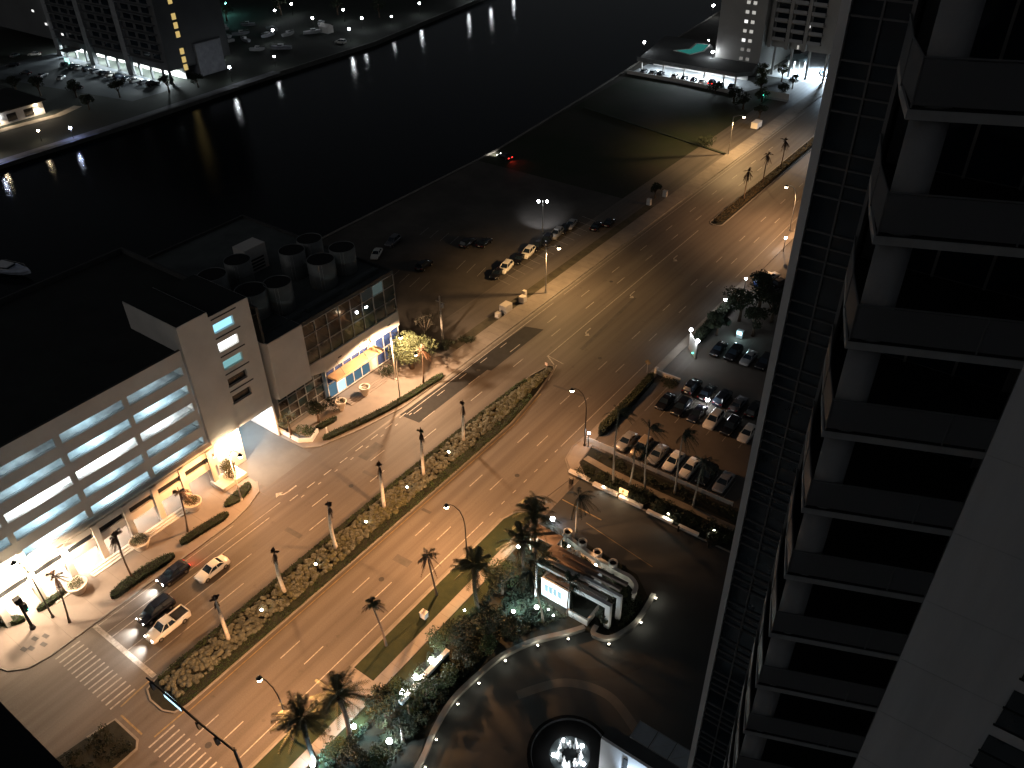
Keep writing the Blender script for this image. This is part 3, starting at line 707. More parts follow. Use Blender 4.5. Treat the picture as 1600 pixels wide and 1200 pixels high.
def post_lamp(label, loc, h, power, col, mat, group, r=0.28, arm=None, name='post_lamp', spotlike=False):
    t = thing(name, label, 'lamp post', loc, 0, group)
    MB().tube([(0,0,0),(0,0,h*0.5),(0,0,h-r*0.8)], [0.1,0.07,0.06], 6).build('post', dark_steel, t, True)
    MB().ball((0,0,h), r, 12, 8).build('globe', mat, t, True)  # globe radius enlarged in place of glare round the lamp
    MB().cyl(0,0,h+r*0.85,h+r*1.1,r*0.8,r*0.2,8).build('cap', dark_steel, t)
    lamp('POINT', (0,0,h-r*1.25), power, col, t, 0.1); return t
# ================================================================== PARKING GARAGE
gar = thing('parking_garage', 'white concrete parking garage with five storeys of long lit openings above an arcade', 'parking garage', (-92,20,0))
def gp(name, mb, mat, parent=None, smooth=False):
    o = mb.build(name, mat, parent or gar, smooth)
    if parent is None: o.location = (92,-20,0)
    return o
TOPS = [20.9,17.8,14.7,11.65,8.6]; OH = 1.45
BAYS = [(2.0,10.6),(11.4,20.0),(20.7,29.2),(29.95,38.6),(39.3,47.7)]
Y0, Y1 = -24.0, 48.2
w = MB()
zs = [6.9]
for zt in TOPS[::-1]: zs += [zt-OH, zt]
zs += [23.25]
for i in range(0, len(zs)-1, 2): w.box(-92.38,-92.0, Y0, Y1, zs[i], zs[i+1])
edges = [Y0]+[e for b in BAYS for e in b]+[Y1]
for i in range(1, len(zs)-1, 2):
    for k in range(0, len(edges), 2): w.box(-92.378,-92.002, edges[k], edges[k+1], zs[i], zs[i+1])

gp('wall', w, stucco)
gp('rear_wall', MB().box(-126.6,-126.2,Y0,61.8,0,23.25), roof_cap_shade); gp('side_wall', MB().box(-126.2,-92.4,61.4,61.8,16.6,23.25), roof_cap_shade); gp('parapet_cap_shade', MB().box(-92.4,-91.98,Y0,Y1,23.255,23.3), roof_cap_shade)
gp('roof', MB().box(-126.2,-92.38,Y0,61.4,22.2,22.4), roof_mat)
rng = random.Random(5)
POW = {0:[10,12,30,60,26], 1:[30,60,90,220,190], 2:[300,300,950,1000,240], 3:[190,200,210,160,60], 4:[260,400,430,420,210]}
tube_me = MB().box(-0.08,0.08,-0.9,0.9,-0.05,0.05).mesh('fluorescent_tube', tube_white)
for r, zt in enumerate(TOPS):
    fl = zt-OH-1.02
    gp('floor_slab', MB().box(-109,-92.4,Y0,Y1,fl-0.3,fl), deck_mat)
    gp('back_wall', MB().box(-109.2,-109.0,Y0,Y1,fl,fl+2.75), deck_mat)
    for b,(ya,yb) in enumerate(BAYS):
        # guard rail cable, beam ends and parked-car bumper stops seen through the opening
        gp('guard_rail', MB().box(-92.75,-92.68,ya-0.3,yb+0.3,fl+0.9,fl+0.94), alu)
        if b: lamp('SPOT', (92-95.6,(ya+yb)/2-20,fl+2.25), POW[r][b]*7.0, (0.5,0.82,1.0) if r != 2 else (0.88,0.97,1.0), gar, 0.9, R(168), (0,0,-1), 0.3)
        bm_ = MB()
        for k in range(3): yy = ya+(yb-ya)*(k+0.5)/3; bm_.box(-108.5,-92.5,yy-0.12,yy+0.12,fl+2.35,fl+2.73)
        gp('ceiling_beam', bm_, deck_mat)
        for k in range(2):
            yy = ya+(yb-ya)*(0.28+0.44*k); o = inst('fluorescent_tube', tube_me, gar, (92-95.6,yy-20,fl+2.3))
# arcade
PIERS = [-2.4,2.1,6.5,11.0,15.5,20.0,24.5,29.0,33.5,38.0,42.5,47.2]
for y in PIERS: gp('pier', MB().box(-91.85,-90.9,y-0.42,y+0.42,0.1,6.5), stucco_warm)
a = MB(); a.box(-91.55,-91.1,Y0,48.4,3.25,4.55); a.box(-91.55,-91.1,Y0,48.4,5.5,6.5)
gp('arcade_wall', a, stucco_warm)
gp('ledge', MB().box(-92.1,-91.3,Y0,48.4,6.5,6.8), stucco_warm)
gp('arcade_back_wall', MB().box(-97.3,-97.0,Y0,50,0.1,6.5), stucco_warm)
gp('arcade_ceiling', MB().box(-97,-91.55,Y0,48.4,3.4,3.6), stucco)
for i in range(len(PIERS)-1):
    ya, yb = PIERS[i]+0.6, PIERS[i+1]-0.6
    gp('louver_panel', MB().box(-91.42,-91.36,ya,yb,4.56,5.49), louver)
    s = MB()
    for k in range(5): s.box(-91.36,-91.28,ya,yb,4.62+k*0.17,4.66+k*0.17)
    gp('louver_slat', s, louver)
    gp('door_opening', MB().box(-97.02,-96.96,ya+0.5,yb-0.5,0.13,2.7), glass_brown)
    if i >= 4:
        warm = i < 7
        gp('ceiling_light', MB().cyl(-94.2,(ya+yb)/2,3.32,3.4,0.22,0.22,12), bulb_white)
        lamp('SPOT', (92-94.2,(ya+yb)/2-20,3.2), 4600 if warm else 1100, (1,0.86,0.7), gar, 0.2, R(150), (-0.2,0,-1), 0.3)
for y0,y1 in ((20.7,23.2),(26,32.4),(34.6,41.3)):
    for k in range(3): gp('step', MB().box(-90.8+k*0.42,-90.38+k*0.42,y0,y1,0.131,0.55-k*0.14), stucco_warm)
# stair tower with five stacked openings and the vehicle entrance beneath
gp('stair_tower_wall', MB().box(-104,-91.7,48.4,53.3,0.1,26.8), stucco)
gp('stair_roof_shade', MB().box(-103.9,-91.8,48.5,53.2,26.805,26.86), roof_mat); gp('stair_roof_shade', MB().box(-103.9,-92.0,53.4,60.1,25.805,25.86), roof_mat)  # black sheets on the stair tops stand in for missing light
s = MB(); s.box(-104,-91.9,53.31,53.8,6.3,25.8); s.box(-104,-91.9,57.2,60.2,6.3,25.8)
zz = [6.3]
for k in range(4,-1,-1): zz += [24.4-3.1*k-1.5, 24.4-3.1*k]
zz += [25.8]
for i in range(0,len(zz)-1,2): s.box(-104,-91.9,53.8,57.2,zz[i],zz[i+1])
gp('stair_wall', s, stucco)
cols = [em('stair_blue',(0.35,0.78,1.0),1.3), em('stair_white',(0.95,1,1),3.0), em('stair_teal',(0.32,0.68,0.7),0.62), glass_brown, glass_brown]
for k in range(5):
    zt = 24.4-3.1*k
    gp('stair_window', MB().box(-92.5,-92.4,53.8,57.2,zt-1.5,zt), cols[k])
    gp('slot', MB().box(-91.899,-91.86,53.7,58.0,zt+0.72,zt+0.92), louver)
e = MB(); e.box(-104,-101.6,50.5,60.4,0,6.3); e.box(-104,-92.2,60.22,60.5,0,6.3); e.box(-101.6,-91.9,53.31,60.2,6.3,6.31)
gp('entrance_wall', e, stucco)
gp('entrance_light', MB().box(-96.6,-96.4,54.8,58.6,6.05,6.2), tube_white)
lamp('SPOT', (92-96.2,56.6-20,5.9), 4200, (0.5,0.8,1.0), gar, 0.4, R(165), (0.25,0,-1), 0.3)
def wall_lamp(parent, loc, power, col, off=(0.5,0,0), aim=(-0.4,0,-1), spot=165):
    x,y,z = loc
    o = MB().tube([(x,y,z),(x+off[0],y+off[1],z+0.1)],[0.04,0.04],6).build('wall_lamp_arm', dark_steel, parent)
    b = MB().ball((x+off[0],y+off[1],z-0.12),0.2,10,6).build('wall_lamp_globe', bulb_warm, parent, True)
    if parent is gar: o.location = (92,-20,0); b.location = (92,-20,0)
    d = (92,-20) if parent is gar else (0,0)
    lamp('SPOT', (x+off[0]+d[0],y+off[1]+d[1],z-0.45), power, col, parent, 0.15, R(spot), aim, 0.4)
wall_lamp(gar, (-91.68,51.6,6.6), 5500, (1,0.74,0.5), (0.7,0,0), (-0.35,0.3,-1))
wall_lamp(gar, (-91.68,50.0,6.6), 1800, (1,0.72,0.46), (0.7,0,0), (-0.35,0,-1))
for y in (15.5,20.0,24.5): wall_lamp(gar, (-90.88,y,6.2), 2300, (1,0.76,0.54), (0.75,0,0), (-0.35,0,-1))
# raised planter beside the stair tower
gp('planter_box', MB().box(-91.6,-88.6,46.5,51.0,0.131,0.75), stucco_warm)

# ================================================================== OFFICE BUILDING
off = thing('office_building', 'low office building with dark curtain wall, white corner block and round rooftop cooling towers', 'office building', (-92,75,0))
def op(name, mb, mat, smooth=False, parent=None):
    o = mb.build(name, mat, parent or off, smooth); 
    if parent is None: o.location = (92,-75,0)
    return o
op('core_wall', MB().box(-132,-93.3,62.0,89.4,0,16.3), stucco)
op('roof', MB().box(-132,-92.5,61.9,89.5,16.3,16.5), roof_grey)
p = MB(); p.box(-92.5,-92.1,68.4,89.6,16.3,17.0); p.box(-132,-92.5,89.4,89.75,0,17.0); p.box(-132,-131.6,62,89.4,16.3,17.0)
op('parapet', p, roof_cap_shade)
for k in range(3): op('roof_curb', MB().box(-94.6,-94.2,63+k*8.8,70.6+k*8.8,16.5,17.3), roof_grey)
op('roof_walkway', MB().box(-96.4,-95.2,62,89,16.5,16.56), pm('roof_walk',(0.12,0.13,0.13),0.9))
op('corner_block', MB().prism([(-91.75,61.6),(-91.75,68.4),(-98.5,68.4),(-98.5,61.2),(-93,61.2)],6.6,17.0), stucco)
op('corner_roof_shade', MB().prism([(-91.9,61.75),(-91.9,68.3),(-98.4,68.3),(-98.4,61.35),(-93.05,61.35)],17.005,17.05), roof_grey)  # sheet darkens the block top, its shade put into the colour
# curtain wall: every pane its own piece behind a raised frame
CW0, CW1, NC = 68.5, 89.4, 8
fr = MB(); cwz = [8.95,11.6,14.3,16.3]
cw = (CW1-CW0)/NC
for i in range(NC+1): fr.box(-92.12,-92.02,CW0+i*cw-0.05,CW0+i*cw+0.05,8.95,16.3)
for z in cwz: fr.box(-92.118,-92.03,CW0,CW1,z-0.05,z+0.05)
op('window_frame', fr, alu)
pane_g = MB().box(-0.02,0.02,-cw/2+0.05,cw/2-0.05,-1.28,1.28)
lit_soft = em('office_glow', (0.55,0.75,0.7), 0.10); lit_soft2 = em('office_glow_dim', (0.6,0.62,0.55), 0.025)
pm_ = {0:pane_g.mesh('pane',glass_brown),1:pane_g.mesh('pane',glass_teal),2:pane_g.mesh('pane',lit_soft2),3:pane_g.mesh('pane',lit_soft)}
rng = random.Random(11)
for i in range(NC):
    for j in range(3):
        k = 0 if i < 5 else (1 if rng.random() < 0.7 else 2)
        if (i,j) == (6,2): k = 3
        inst('pane', pm_[k], off, (92-92.2, CW0+cw*(i+0.5)-75, (cwz[j]+cwz[j+1])/2))
op('interior_lamp', MB().ball((-92.1,80.2,13.2),0.22,8,6), bulb_white)
op('interior_lamp', MB().box(-92.16,-92.1,82.2,82.7,13.0,13.2), bulb_white)
op('white_band', MB().box(-92.6,-91.9,71.6,89.5,6.0,8.9), stucco_warm)
for y in (74.5,80.5,86.5): op('band_slot', MB().box(-91.9,-91.87,y,y+0.8,7.2,7.4), black_mat)
for y in (71.6,): op('white_band_return', MB().prism([(-93.2,68.5),(-91.9,71.6),(-93.2,71.6)],6.2,8.9), stucco_warm)
# street-level glazing
fr = MB()
for i in range(6): fr.box(-93.1,-93.0,62+i*1.9-0.05,62+i*1.9+0.05,0.13,6.6)
for z in (0.2,1.8,3.4,5.0,6.5): fr.box(-93.098,-93.01,62,71.5,z-0.05,z+0.05)
op('window_frame', fr, alu)
pg = {0:MB().box(-0.02,0.02,-0.9,0.9,-0.75,0.75).mesh('pane',glass_brown),1:MB().box(-0.02,0.02,-0.9,0.9,-0.75,0.75).mesh('pane',glass_teal)}
for i in range(5):
    for j in range(4): inst('pane', pg[(i+j)%2 if j else 0], off, (92-93.16, 62.95+i*1.9-75, 1.0+1.6*j))
fr = MB()
for i in range(10): fr.box(-92.42,-92.3,71.7+i*1.97-0.06,71.7+i*1.97+0.06,0.13,6.0)
for z in (0.2,3.0,5.9): fr.box(-92.418,-92.31,71.7,89.4,z-0.06,z+0.06)
op('window_frame', fr, stucco)
lobby = em('lobby_glow', (0.6,0.9,1.0), 1.3); lobby2 = em('lobby_glow_dim', (0.35,0.65,0.85), 0.28)
pq = {'b':MB().box(-0.02,0.02,-0.92,0.92,-1.33,1.33).mesh('pane',glass_blue),'l':MB().box(-0.02,0.02,-0.92,0.92,-1.33,1.33).mesh('pane',lobby),'d':MB().box(-0.02,0.02,-0.92,0.92,-1.33,1.33).mesh('pane',lobby2),'w':MB().box(-0.02,0.02,-0.92,0.92,-1.33,1.33).mesh('pane',stucco_warm)}
for i in range(9):
    for j in range(2):
        k = ('d','l','d','d','d','w','b','b','b')[i] if j == 0 else ('b','b','b','b','b','w','b','b','b')[i]
        inst('pane', pq[k], off, (92-92.48, 72.7+i*1.97-75, 1.6+2.85*j))
lamp('SPOT', (92-91.2,75.2-75,4.3), 130, (0.75,0.92,1.0), off, 0.3, R(150), (0.2,0,-1), 0.4)
op('canopy', MB().prism([(-92.3,71.9),(-90.0,71.9),(-90.0,83.2),(-92.3,83.2)],4.55,4.95), orange_mat)
for y in (74,79.5,82): op('canopy_rod', MB().tube([(-90.2,y,4.9),(-91.9,y,6.9)],0.05,6), dark_steel)
op('canopy_fin', MB().box(-91.2,-89.6,82.6,82.9,4.96,5.3), dark_steel)
for k in range(4): op('step', MB().box(-90.0+k*0.5,-89.5+k*0.5,72.5,82,0.131,0.5-k*0.09), plaza_mat)
# rooftop cooling towers
for i,(x,y,rr,hh) in enumerate([(-109.3,66.2,2.3,5.0),(-100.2,66.5,2.5,5.0),(-98.6,70.5,2.2,5.0),(-98.9,80.0,2.3,4.8),(-99.5,85.4,2.2,4.6),(-110.0,71.8,2.2,5.0),(-105.5,79.6,2.2,4.8),(-106.2,84.2,2.2,4.8)]):
    t = thing('cooling_tower', 'round grey cooling tower with black top, %s' % ['at the canal-side corner by the garage roof','nearest the garage stair tower','second from the garage along the street edge','fourth of the street-side row, past the gap','last of the street-side row, by the car park','behind the one nearest the stair tower','in the back row, before the last','last of the back row by the car park'][i], 'cooling tower', (x,y,16.5), 0, 'cooling towers on the office roof')
    MB().lathe(0,0,[(rr*0.96,0),(rr,0.3),(rr,hh),(rr*0.97,hh),(rr*0.96,hh-0.5)],28).build('drum', tank_mat, t, True)
    MB().cyl(0,0,hh-0.2,hh-0.1,rr*0.965,rr*0.965,28).build('fan_deck', black_mat, t)
    MB().lathe(0,0,[(rr+0.03,hh*0.5),(rr+0.06,hh*0.52),(rr+0.03,hh*0.54)],28).build('band', tank_mat, t)
    lad = MB()
    for s in (-1,1): lad.tube([(rr*0.72+0.08-s*0.18,-rr*0.72-0.08-s*0.18,0.2),(rr*0.72+0.08-s*0.18,-rr*0.72-0.08-s*0.18,hh)],0.03,4)
    lad.build('ladder', steel, t)
lou = thing('rooftop_housing','pale rooftop plant housing with louvred side among the cooling towers','plant housing',(-113.5,77.0,16.5))
MB().box(-1.6,1.6,-2.2,2.2,0,4.6).build('housing', stucco, lou); 
for k in range(4): MB().box(1.6,1.66,-1.6,1.4,0.4+k*0.6,0.7+k*0.6).build('louver_slat', louver, lou)

# ================================================================== THE APARTMENT TOWER THE PICTURE IS TAKEN FROM
apt = thing('apartment_tower','dark high-rise apartment tower with glazed corner, white balcony slabs and blank grey wall','apartment tower',(0,30,0))
def ap(name, mb, mat, smooth=False, parent=None):
    o = mb.build(name, mat, parent or apt, smooth)
    if parent is None: o.location = (0,-30,0)
    return o
GY = 28.9
ap('core_wall', MB().box(-7.9,30,GY+0.35,58,0,99), tower_grey)
ap('corner_post', MB().box(-8.28,-7.97,GY-0.12,GY+0.4,0,99), tower_white)
XC = [-7.97,-6.98,-5.95,-4.9,-3.6]
mull = MB()
for x in XC[1:]: mull.box(x-0.035,x+0.035,GY-0.06,GY+0.02,30,99)
ap('mullion', mull, tower_frame)
lines = []
k0 = 74.4+3*3
tr = MB(); sizes = {}
for f in range(18):
    z = k0-3*f; L4 = [z, z-0.55, z-1.1, z-1.64]
    for q in L4: tr.box(XC[0],XC[-1],GY-0.05,GY+0.03,q-0.03,q+0.03)
    spans = [(z-0.55,z),(z-1.1,z-0.55),(z-1.64,z-1.1),(z-3,z-1.64)]
    for c in range(len(XC)-1):
        for si,(za,zb) in enumerate(spans):
            key = (c, si)
            if key not in sizes:
                sizes[key] = MB().box(-(XC[c+1]-XC[c])/2+0.03,(XC[c+1]-XC[c])/2-0.03,-0.015,0.015,-(zb-za)/2+0.025,(zb-za)/2-0.025).mesh('pane', glass_dark)
            inst('pane', sizes[key], apt, ((XC[c]+XC[c+1])/2, GY+0.05-30, (za+zb)/2))
ap('transom', tr, tower_frame)
# balconies, one slab per storey
SLAB = [(-3.76,19.54),(-0.9,20.68),(0.15,21.1),(0.15,29.2),(-5.95,29.2),(-5.75,27.2),(-5.0,23.4),(-4.35,21.2)]
slab_me = MB().prism(SLAB, -0.22, 0.0).mesh('balcony_slab', tower_slab)
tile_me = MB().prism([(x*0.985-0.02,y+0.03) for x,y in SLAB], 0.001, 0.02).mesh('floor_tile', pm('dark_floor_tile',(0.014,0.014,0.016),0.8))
col_me = MB().cyl(-3.38,20.22,0.0,2.79,0.42,0.42,18).mesh('column', pm('column_paint',(0.29,0.29,0.3),0.8))
for p_ in col_me.polygons: p_.use_smooth = len(p_.vertices) == 4
rail_glass = bpy.data.materials.new('balcony_glass'); rail_glass.use_nodes = True
_n = rail_glass.node_tree.nodes; _l = rail_glass.node_tree.links; _b = _n['Principled BSDF']
_b.inputs['Base Color'].default_value = (0.16,0.16,0.168,1); _b.inputs['Roughness'].default_value = 0.45; _b.inputs['Specular IOR Level'].default_value = 0.08; _b.inputs['Alpha'].default_value = 0.82
RP = [(-5.0,23.4),(-4.35,21.2),(-3.72,19.62),(-0.9,20.74),(0.13,21.15)]
rm = MB(); gm = MB(); posts = MB()
for i in range(len(RP)-1):
    a_, b_ = RP[i], RP[i+1]
    rm.tube([(a_[0],a_[1],1.08),(b_[0],b_[1],1.08)],0.028,5)
    gm.add([(a_[0],a_[1],0.08),(b_[0],b_[1],0.08),(b_[0],b_[1],1.04),(a_[0],a_[1],1.04)],[(0,1,2,3)])
    posts.tube([(b_[0],b_[1],0),(b_[0],b_[1],1.06)],0.025,5)
rail_me = rm.mesh('top_rail', tower_frame); glass_me = gm.mesh('glass_panel', rail_glass); post_me = posts.mesh('rail_post', tower_frame)
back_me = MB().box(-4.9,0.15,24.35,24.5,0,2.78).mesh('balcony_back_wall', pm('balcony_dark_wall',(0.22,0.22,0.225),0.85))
door_me = MB().box(-0.68,0.68,-0.02,0.02,-1.12,1.12).mesh('door_pane', glass_dark)
dframe = MB()
for x in (-4.25,-2.85,-1.45,-0.05): dframe.box(x-0.04,x+0.04,24.26,24.345,0,2.4)
dframe.box(-4.25,-0.05,24.262,24.34,2.36,2.44); dframe_me = dframe.mesh('door_frame', pm('door_frame_grey',(0.2,0.2,0.2),0.7))
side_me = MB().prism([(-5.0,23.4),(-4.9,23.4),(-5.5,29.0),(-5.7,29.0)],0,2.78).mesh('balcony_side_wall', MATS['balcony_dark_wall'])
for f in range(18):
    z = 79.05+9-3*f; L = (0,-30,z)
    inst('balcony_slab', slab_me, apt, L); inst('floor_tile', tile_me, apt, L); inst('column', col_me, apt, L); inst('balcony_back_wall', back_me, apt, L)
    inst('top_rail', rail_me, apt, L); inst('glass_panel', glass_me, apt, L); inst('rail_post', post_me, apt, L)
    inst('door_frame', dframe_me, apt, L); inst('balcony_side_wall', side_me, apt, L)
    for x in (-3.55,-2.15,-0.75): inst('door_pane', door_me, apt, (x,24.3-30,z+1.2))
ap('blank_wall', MB().box(0.16,26,21.1,29.2,0,99), wall_streak)
for k in range(18): ap('wall_joint', MB().box(0.2,26,21.09,21.099,34+3*k,34.015+3*k), pm('wall_joint_grey',(0.58,0.58,0.59),0.85))
wf = MB()
for k in range(-3,8):
    zt = 62-2.45*k
    wf.box(3.3,6.3,21.03,21.1,zt-1.89,zt-1.85); wf.box(4.72,4.77,21.03,21.1,zt-1.85,zt); wf.box(3.3,6.3,21.03,21.1,zt-0.95,zt-0.9)
    for x0 in (3.34,4.78):
        for zz_ in (zt-1.84,zt-0.89): ap('window_pane', MB().box(x0,x0+1.36,21.06,21.095,zz_,zz_+0.88), glass_dark)
ap('window_frame', wf, louver)
ap('lower_balcony', MB().box(-14,4.5,-4,0.5,80.1,80.4), pm('dark_balcony_tile',(0.03,0.03,0.032),0.8))
ap('wing_wall', MB().box(-16,28,-22,-4.0,0,99), tower_white)
ap('upper_balcony', MB().box(-14,4.5,-4,-0.6,83.1,83.35), tower_grey)

# ================================================================== ENTRANCE CANOPY OF THE TOWER
pc = thing('entrance_canopy','white entrance pavilion with a row of glass roof panels beside the fountain','entrance canopy',(-21,43,0))
def pcp(name, mb, mat): o = mb.build(name, mat, pc); o.location = (21,-43,0); return o
pcp('front_wall', MB().box(-21.3,-6,42.3,42.6,0,6.0), tower_white)
pcp('roof', MB().box(-21.3,-6,42.61,44.1,5.7,5.95), pm('dark_fascia',(0.04,0.042,0.045),0.6))
pcp('wall_slot', MB().box(-18.6,-18.1,42.2,42.29,2.2,5.2), louver)
for k in range(6):
    x = -19.0+k*2.15
    pcp('glass_panel', MB().box(x,x+2.0,44.3,46.3,5.9,5.94), pm('frosted_glass',(0.25,0.28,0.31),0.3,0.1))
    f = MB(); f.box(x-0.06,x,44.2,46.4,5.82,6.0); f.box(x,x+2.0,46.3,46.36,5.82,6.0); f.box(x,x+2.0,44.2,44.28,5.82,6.0); f.tube([(x,44.3,5.97),(x+2,46.3,5.97)],0.02,4)
    pcp('panel_frame', f, alu)
# ================================================================== FAR BUILDINGS
ft = thing('far_apartment_tower','tall grey apartment block with two columns of small lit windows beside the far road','apartment tower',(-105,300,0))
def fp(name, mb, mat): o = mb.build(name, mat, ft); o.location = (105,-300,0); return o
far_wall = pm('far_tower_render',(0.4,0.39,0.37),0.9,0.08,0.1)
fp('wall', MB().box(-122.3,-106,287,320,0,62), far_wall)
fp('balcony_wing', MB().box(-106,-82,291,320,9.5,66), far_wall)
for x in (-103,-97,-91,-85): fp('pilotis', MB().cyl(x,292.5,0,9.5,0.45,0.45,10), far_wall)
for x in (-104.5,-98.5,-92.5): fp('pier', MB().box(x-0.6,x+0.6,289.4,291,9.5,66), far_wall)
sl = MB().box(-2.2,2.2,-0.9,0.9,-0.1,0.1).mesh('balcony_slab', far_wall); opn = MB().box(-1.9,1.9,-0.03,0.03,-1.0,1.0).mesh('balcony_door', glass_dark); rl = MB().box(-2.2,2.2,-0.03,0.03,-0.5,0.5).mesh('balcony_rail', tower_grey)
for k in range(11):
    for x in (-101.5,-95.5,-89.5):
        inst('balcony_slab', sl, ft, (x+105,290.1-300,12+3*k)); inst('balcony_door', opn, ft, (x+105,290.95-300,13.3+3*k)); inst('balcony_rail', rl, ft, (x+105,289.2-300,12.6+3*k))
wl_ = [em('far_window_lit',(0.95,0.93,0.85),0.5), em('far_window_bright',(1,1,0.98),1.2), em('far_window_dim',(0.8,0.78,0.72),0.22)]
rng = random.Random(3)
for k in range(9):
    z = 23.2-3.0*(k-2)
    if z < 4: continue
    for j,x in enumerate((-112.6,-110.3)):
        mt = wl_[1] if (k in (4,6) and j == 0) else wl_[0] if k < 7 else wl_[2]
        fr_ = fp('window', MB().box(x-0.72,x+0.72,286.93,286.99,z-0.62,z+0.62), tower_white)
        o = MB().box(x-0.6,x+0.6,286.88,286.92,z-0.5,z+0.5).build('pane', mt, fr_)
fp('window', MB().box(-94.6,-94.0,289.2,289.3,10.2,11.4), wl_[0]); fp('window', MB().box(-91.6,-91.4,289.2,289.3,17.2,18.0), wl_[1])

# parking deck with roof terrace and pool
pd = thing('parking_deck','brightly lit open parking deck carrying a roof terrace with swimming pool','parking deck',(-125,275,0))
def pp(name, mb, mat): o = mb.build(name, mat, pd); o.location = (125,-275,0); return o
terr = pm('terrace_tile',(0.09,0.092,0.09),0.85,0.2,0.1)
DK = [(-144,270.5),(-107,270.8),(-103.5,275),(-106,287),(-122,290),(-133,305),(-151,305)]
pp('roof_slab', MB().prism(DK,3.75,4.2), terr)
pp('roof_edge', MB().strip([(-144.1,270.4),(-107,270.7),(-103.4,275),(-106,287)],0.3,3.6,4.9), pm('deck_fascia',(0.25,0.26,0.26),0.85))
pp('back_wall', MB().box(-143,-107,281,281.3,0,3.75), stucco)
pp('floor', MB().sheet([(-145,266),(-104,264.5),(-100,276),(-106,281),(-145,281)],0.01), pm('deck_floor',(0.33,0.34,0.35),0.8))
for x in (-142.5,-134,-126,-118.5,-111.5,-107.2): pp('column', MB().box(x-0.22,x+0.22,270.9,271.35,0,3.75), stucco)
pp('front_wall', MB().strip([(-145.5,266.2),(-124,266.6),(-106.5,264.6)],0.3,0,1.1), stucco)
for k,x in enumerate((-138,-129,-121,-113)):
    pp('ceiling_light', MB().box(x-0.9,x+0.9,273.9,274.1,3.6,3.7), tube_white)
    lamp('SPOT',(x+125,274-275,3.4), (2600,3600,7000,4500)[k], (0.8,0.92,1.0), pd, 0.4, R(168), (0,-0.15,-1), 0.2)
pp('wall_light', MB().ball((-121.5,280.8,2.6),0.5,10,6), bulb_white)
pool = em('pool_water_lit',(0.1,0.75,0.66),0.2)
pp('pool', MB().prism([(-138,287.5),(-131,285.5),(-129.3,292),(-131.2,301),(-135.5,300),(-134,292)],4.21,4.26), pool)
pp('pool_coping', MB().strip([(-138.3,287.2),(-131,285.1),(-128.9,292),(-130.9,301.4),(-135.9,300.4),(-134.6,292.2),(-138.3,287.2)],0.6,4.2,4.33), stucco)
for i,(x,y) in enumerate(((-147.1,280.6),(-130.8,299.5),(-122.5,285.0))):
    post_lamp('white globe lamp on the pool terrace, %s' % ('at its canal-side corner','at the deep end of the pool','beside the apartment block')[i],(x,y,4.2),(3.2,2.0,2.2)[i],(700,250,900)[i],WHITE,bulb_white,'lamps on the pool terrace',(0.4,0.25,0.45)[i])
post_lamp('white globe lamp alone on the far promenade behind the pool terrace',(-156,358,0),5,160,WHITE,bulb_white,None,0.55)
# drop-off at the foot of the far apartment block
dz = thing('drop_off_canopy','round dark drop-off canopy over brightly lit paving at the foot of the far apartment block','canopy',(-97,299.5,0))
MB().cyl(0,0,4.6,5.2,4.2,3.6,24).build('roof', pm('canopy_roof',(0.1,0.12,0.12),0.8), dz)
for a in range(4): MB().cyl(2.9*math.cos(a*1.57+0.6),2.9*math.sin(a*1.57+0.6),0,4.6,0.25,0.25,8).build('column', stucco, dz)
MB().cyl(0,-1,4.45,4.58,1.2,1.2,14).build('ceiling_light', tube_white, dz)
lamp('SPOT',(0,-1,4.3),9000,(0.75,0.92,1.0),dz,0.6,R(168),(0.1,-0.1,-1),0.3)
lamp('SPOT',(10.5,1,8.6),130000,(0.6,0.8,1.0),dz,0.8,R(140),(0.1,-0.2,-1),0.5)
MB().cyl(10.5,1,8.75,8.9,0.9,0.9,14).build('ceiling_light', tube_white, dz)
struct('forecourt', MB().sheet([(-104,290),(-80.6,290),(-80.6,330),(-104,330)],0.012), pm('forecourt_paving',(0.4,0.4,0.4),0.8))

# ---- far bank: apartment tower with lit ground floor
tl = thing('riverside_apartment_tower','dark apartment tower on the far bank with glowing white ground floor and yellow stairwell windows','apartment tower',(-310,185,0))
def tp(name, mb, mat, parent=None):
    o = mb.build(name, mat, parent or tl)
    if parent is None: o.location = (310,-185,0)
    return o
tlw = pm('far_bank_tower_render',(0.13,0.135,0.14),0.9,0.12,0.08)
tp('wall', MB().box(-345,-273.2,169.5,196,4.2,45), tlw)
tp('wing', MB().box(-410,-345,172,200,4.2,45), tlw)
for x in (-296.5,-321,-344): tp('pier', MB().box(x-1.6,x+1.6,168.4,169.6,0,45), pm('tower_pier',(0.3,0.31,0.32),0.9))
slab_t = MB().box(-9.6,9.6,-0.9,0.9,-0.12,0.12).mesh('balcony_slab', tlw); gl_t = MB().box(-2.1,2.1,-0.03,0.03,-1.0,1.0).mesh('window', glass_dark)
for k in range(7):
    for x in (-284.5,-308.5,-332.5):
        inst('balcony_slab', slab_t, tl, (x+310,168.6-185,7.2+3*k))
        for d in (-6,0,6): inst('window', gl_t, tl, (x+d+310,169.45-185,8.7+3*k))
glow = em('ground_floor_glow',(0.92,1.0,1.0),4.5)
tp('ground_floor_back_wall', MB().box(-345,-274,176,176.3,0,4.2), stucco)
for x in (-341,-334,-327,-320,-313,-306,-299,-292,-285,-278,-274): tp('ground_floor_column', MB().box(x-0.35,x+0.35,169.6,170.3,0,4.2), tlw)
for x in (-342,-331,-320,-309,-298,-288,-279):
    tp('ceiling_light', MB().box(x-1.6,x+1.6,171.8,172.4,4.0,4.15), tube_white)
    lamp('SPOT',(x+310,172.2-185,3.8),11000,(0.85,0.97,1.0),tl,0.5,R(170),(0,-0.2,-1),0.2)
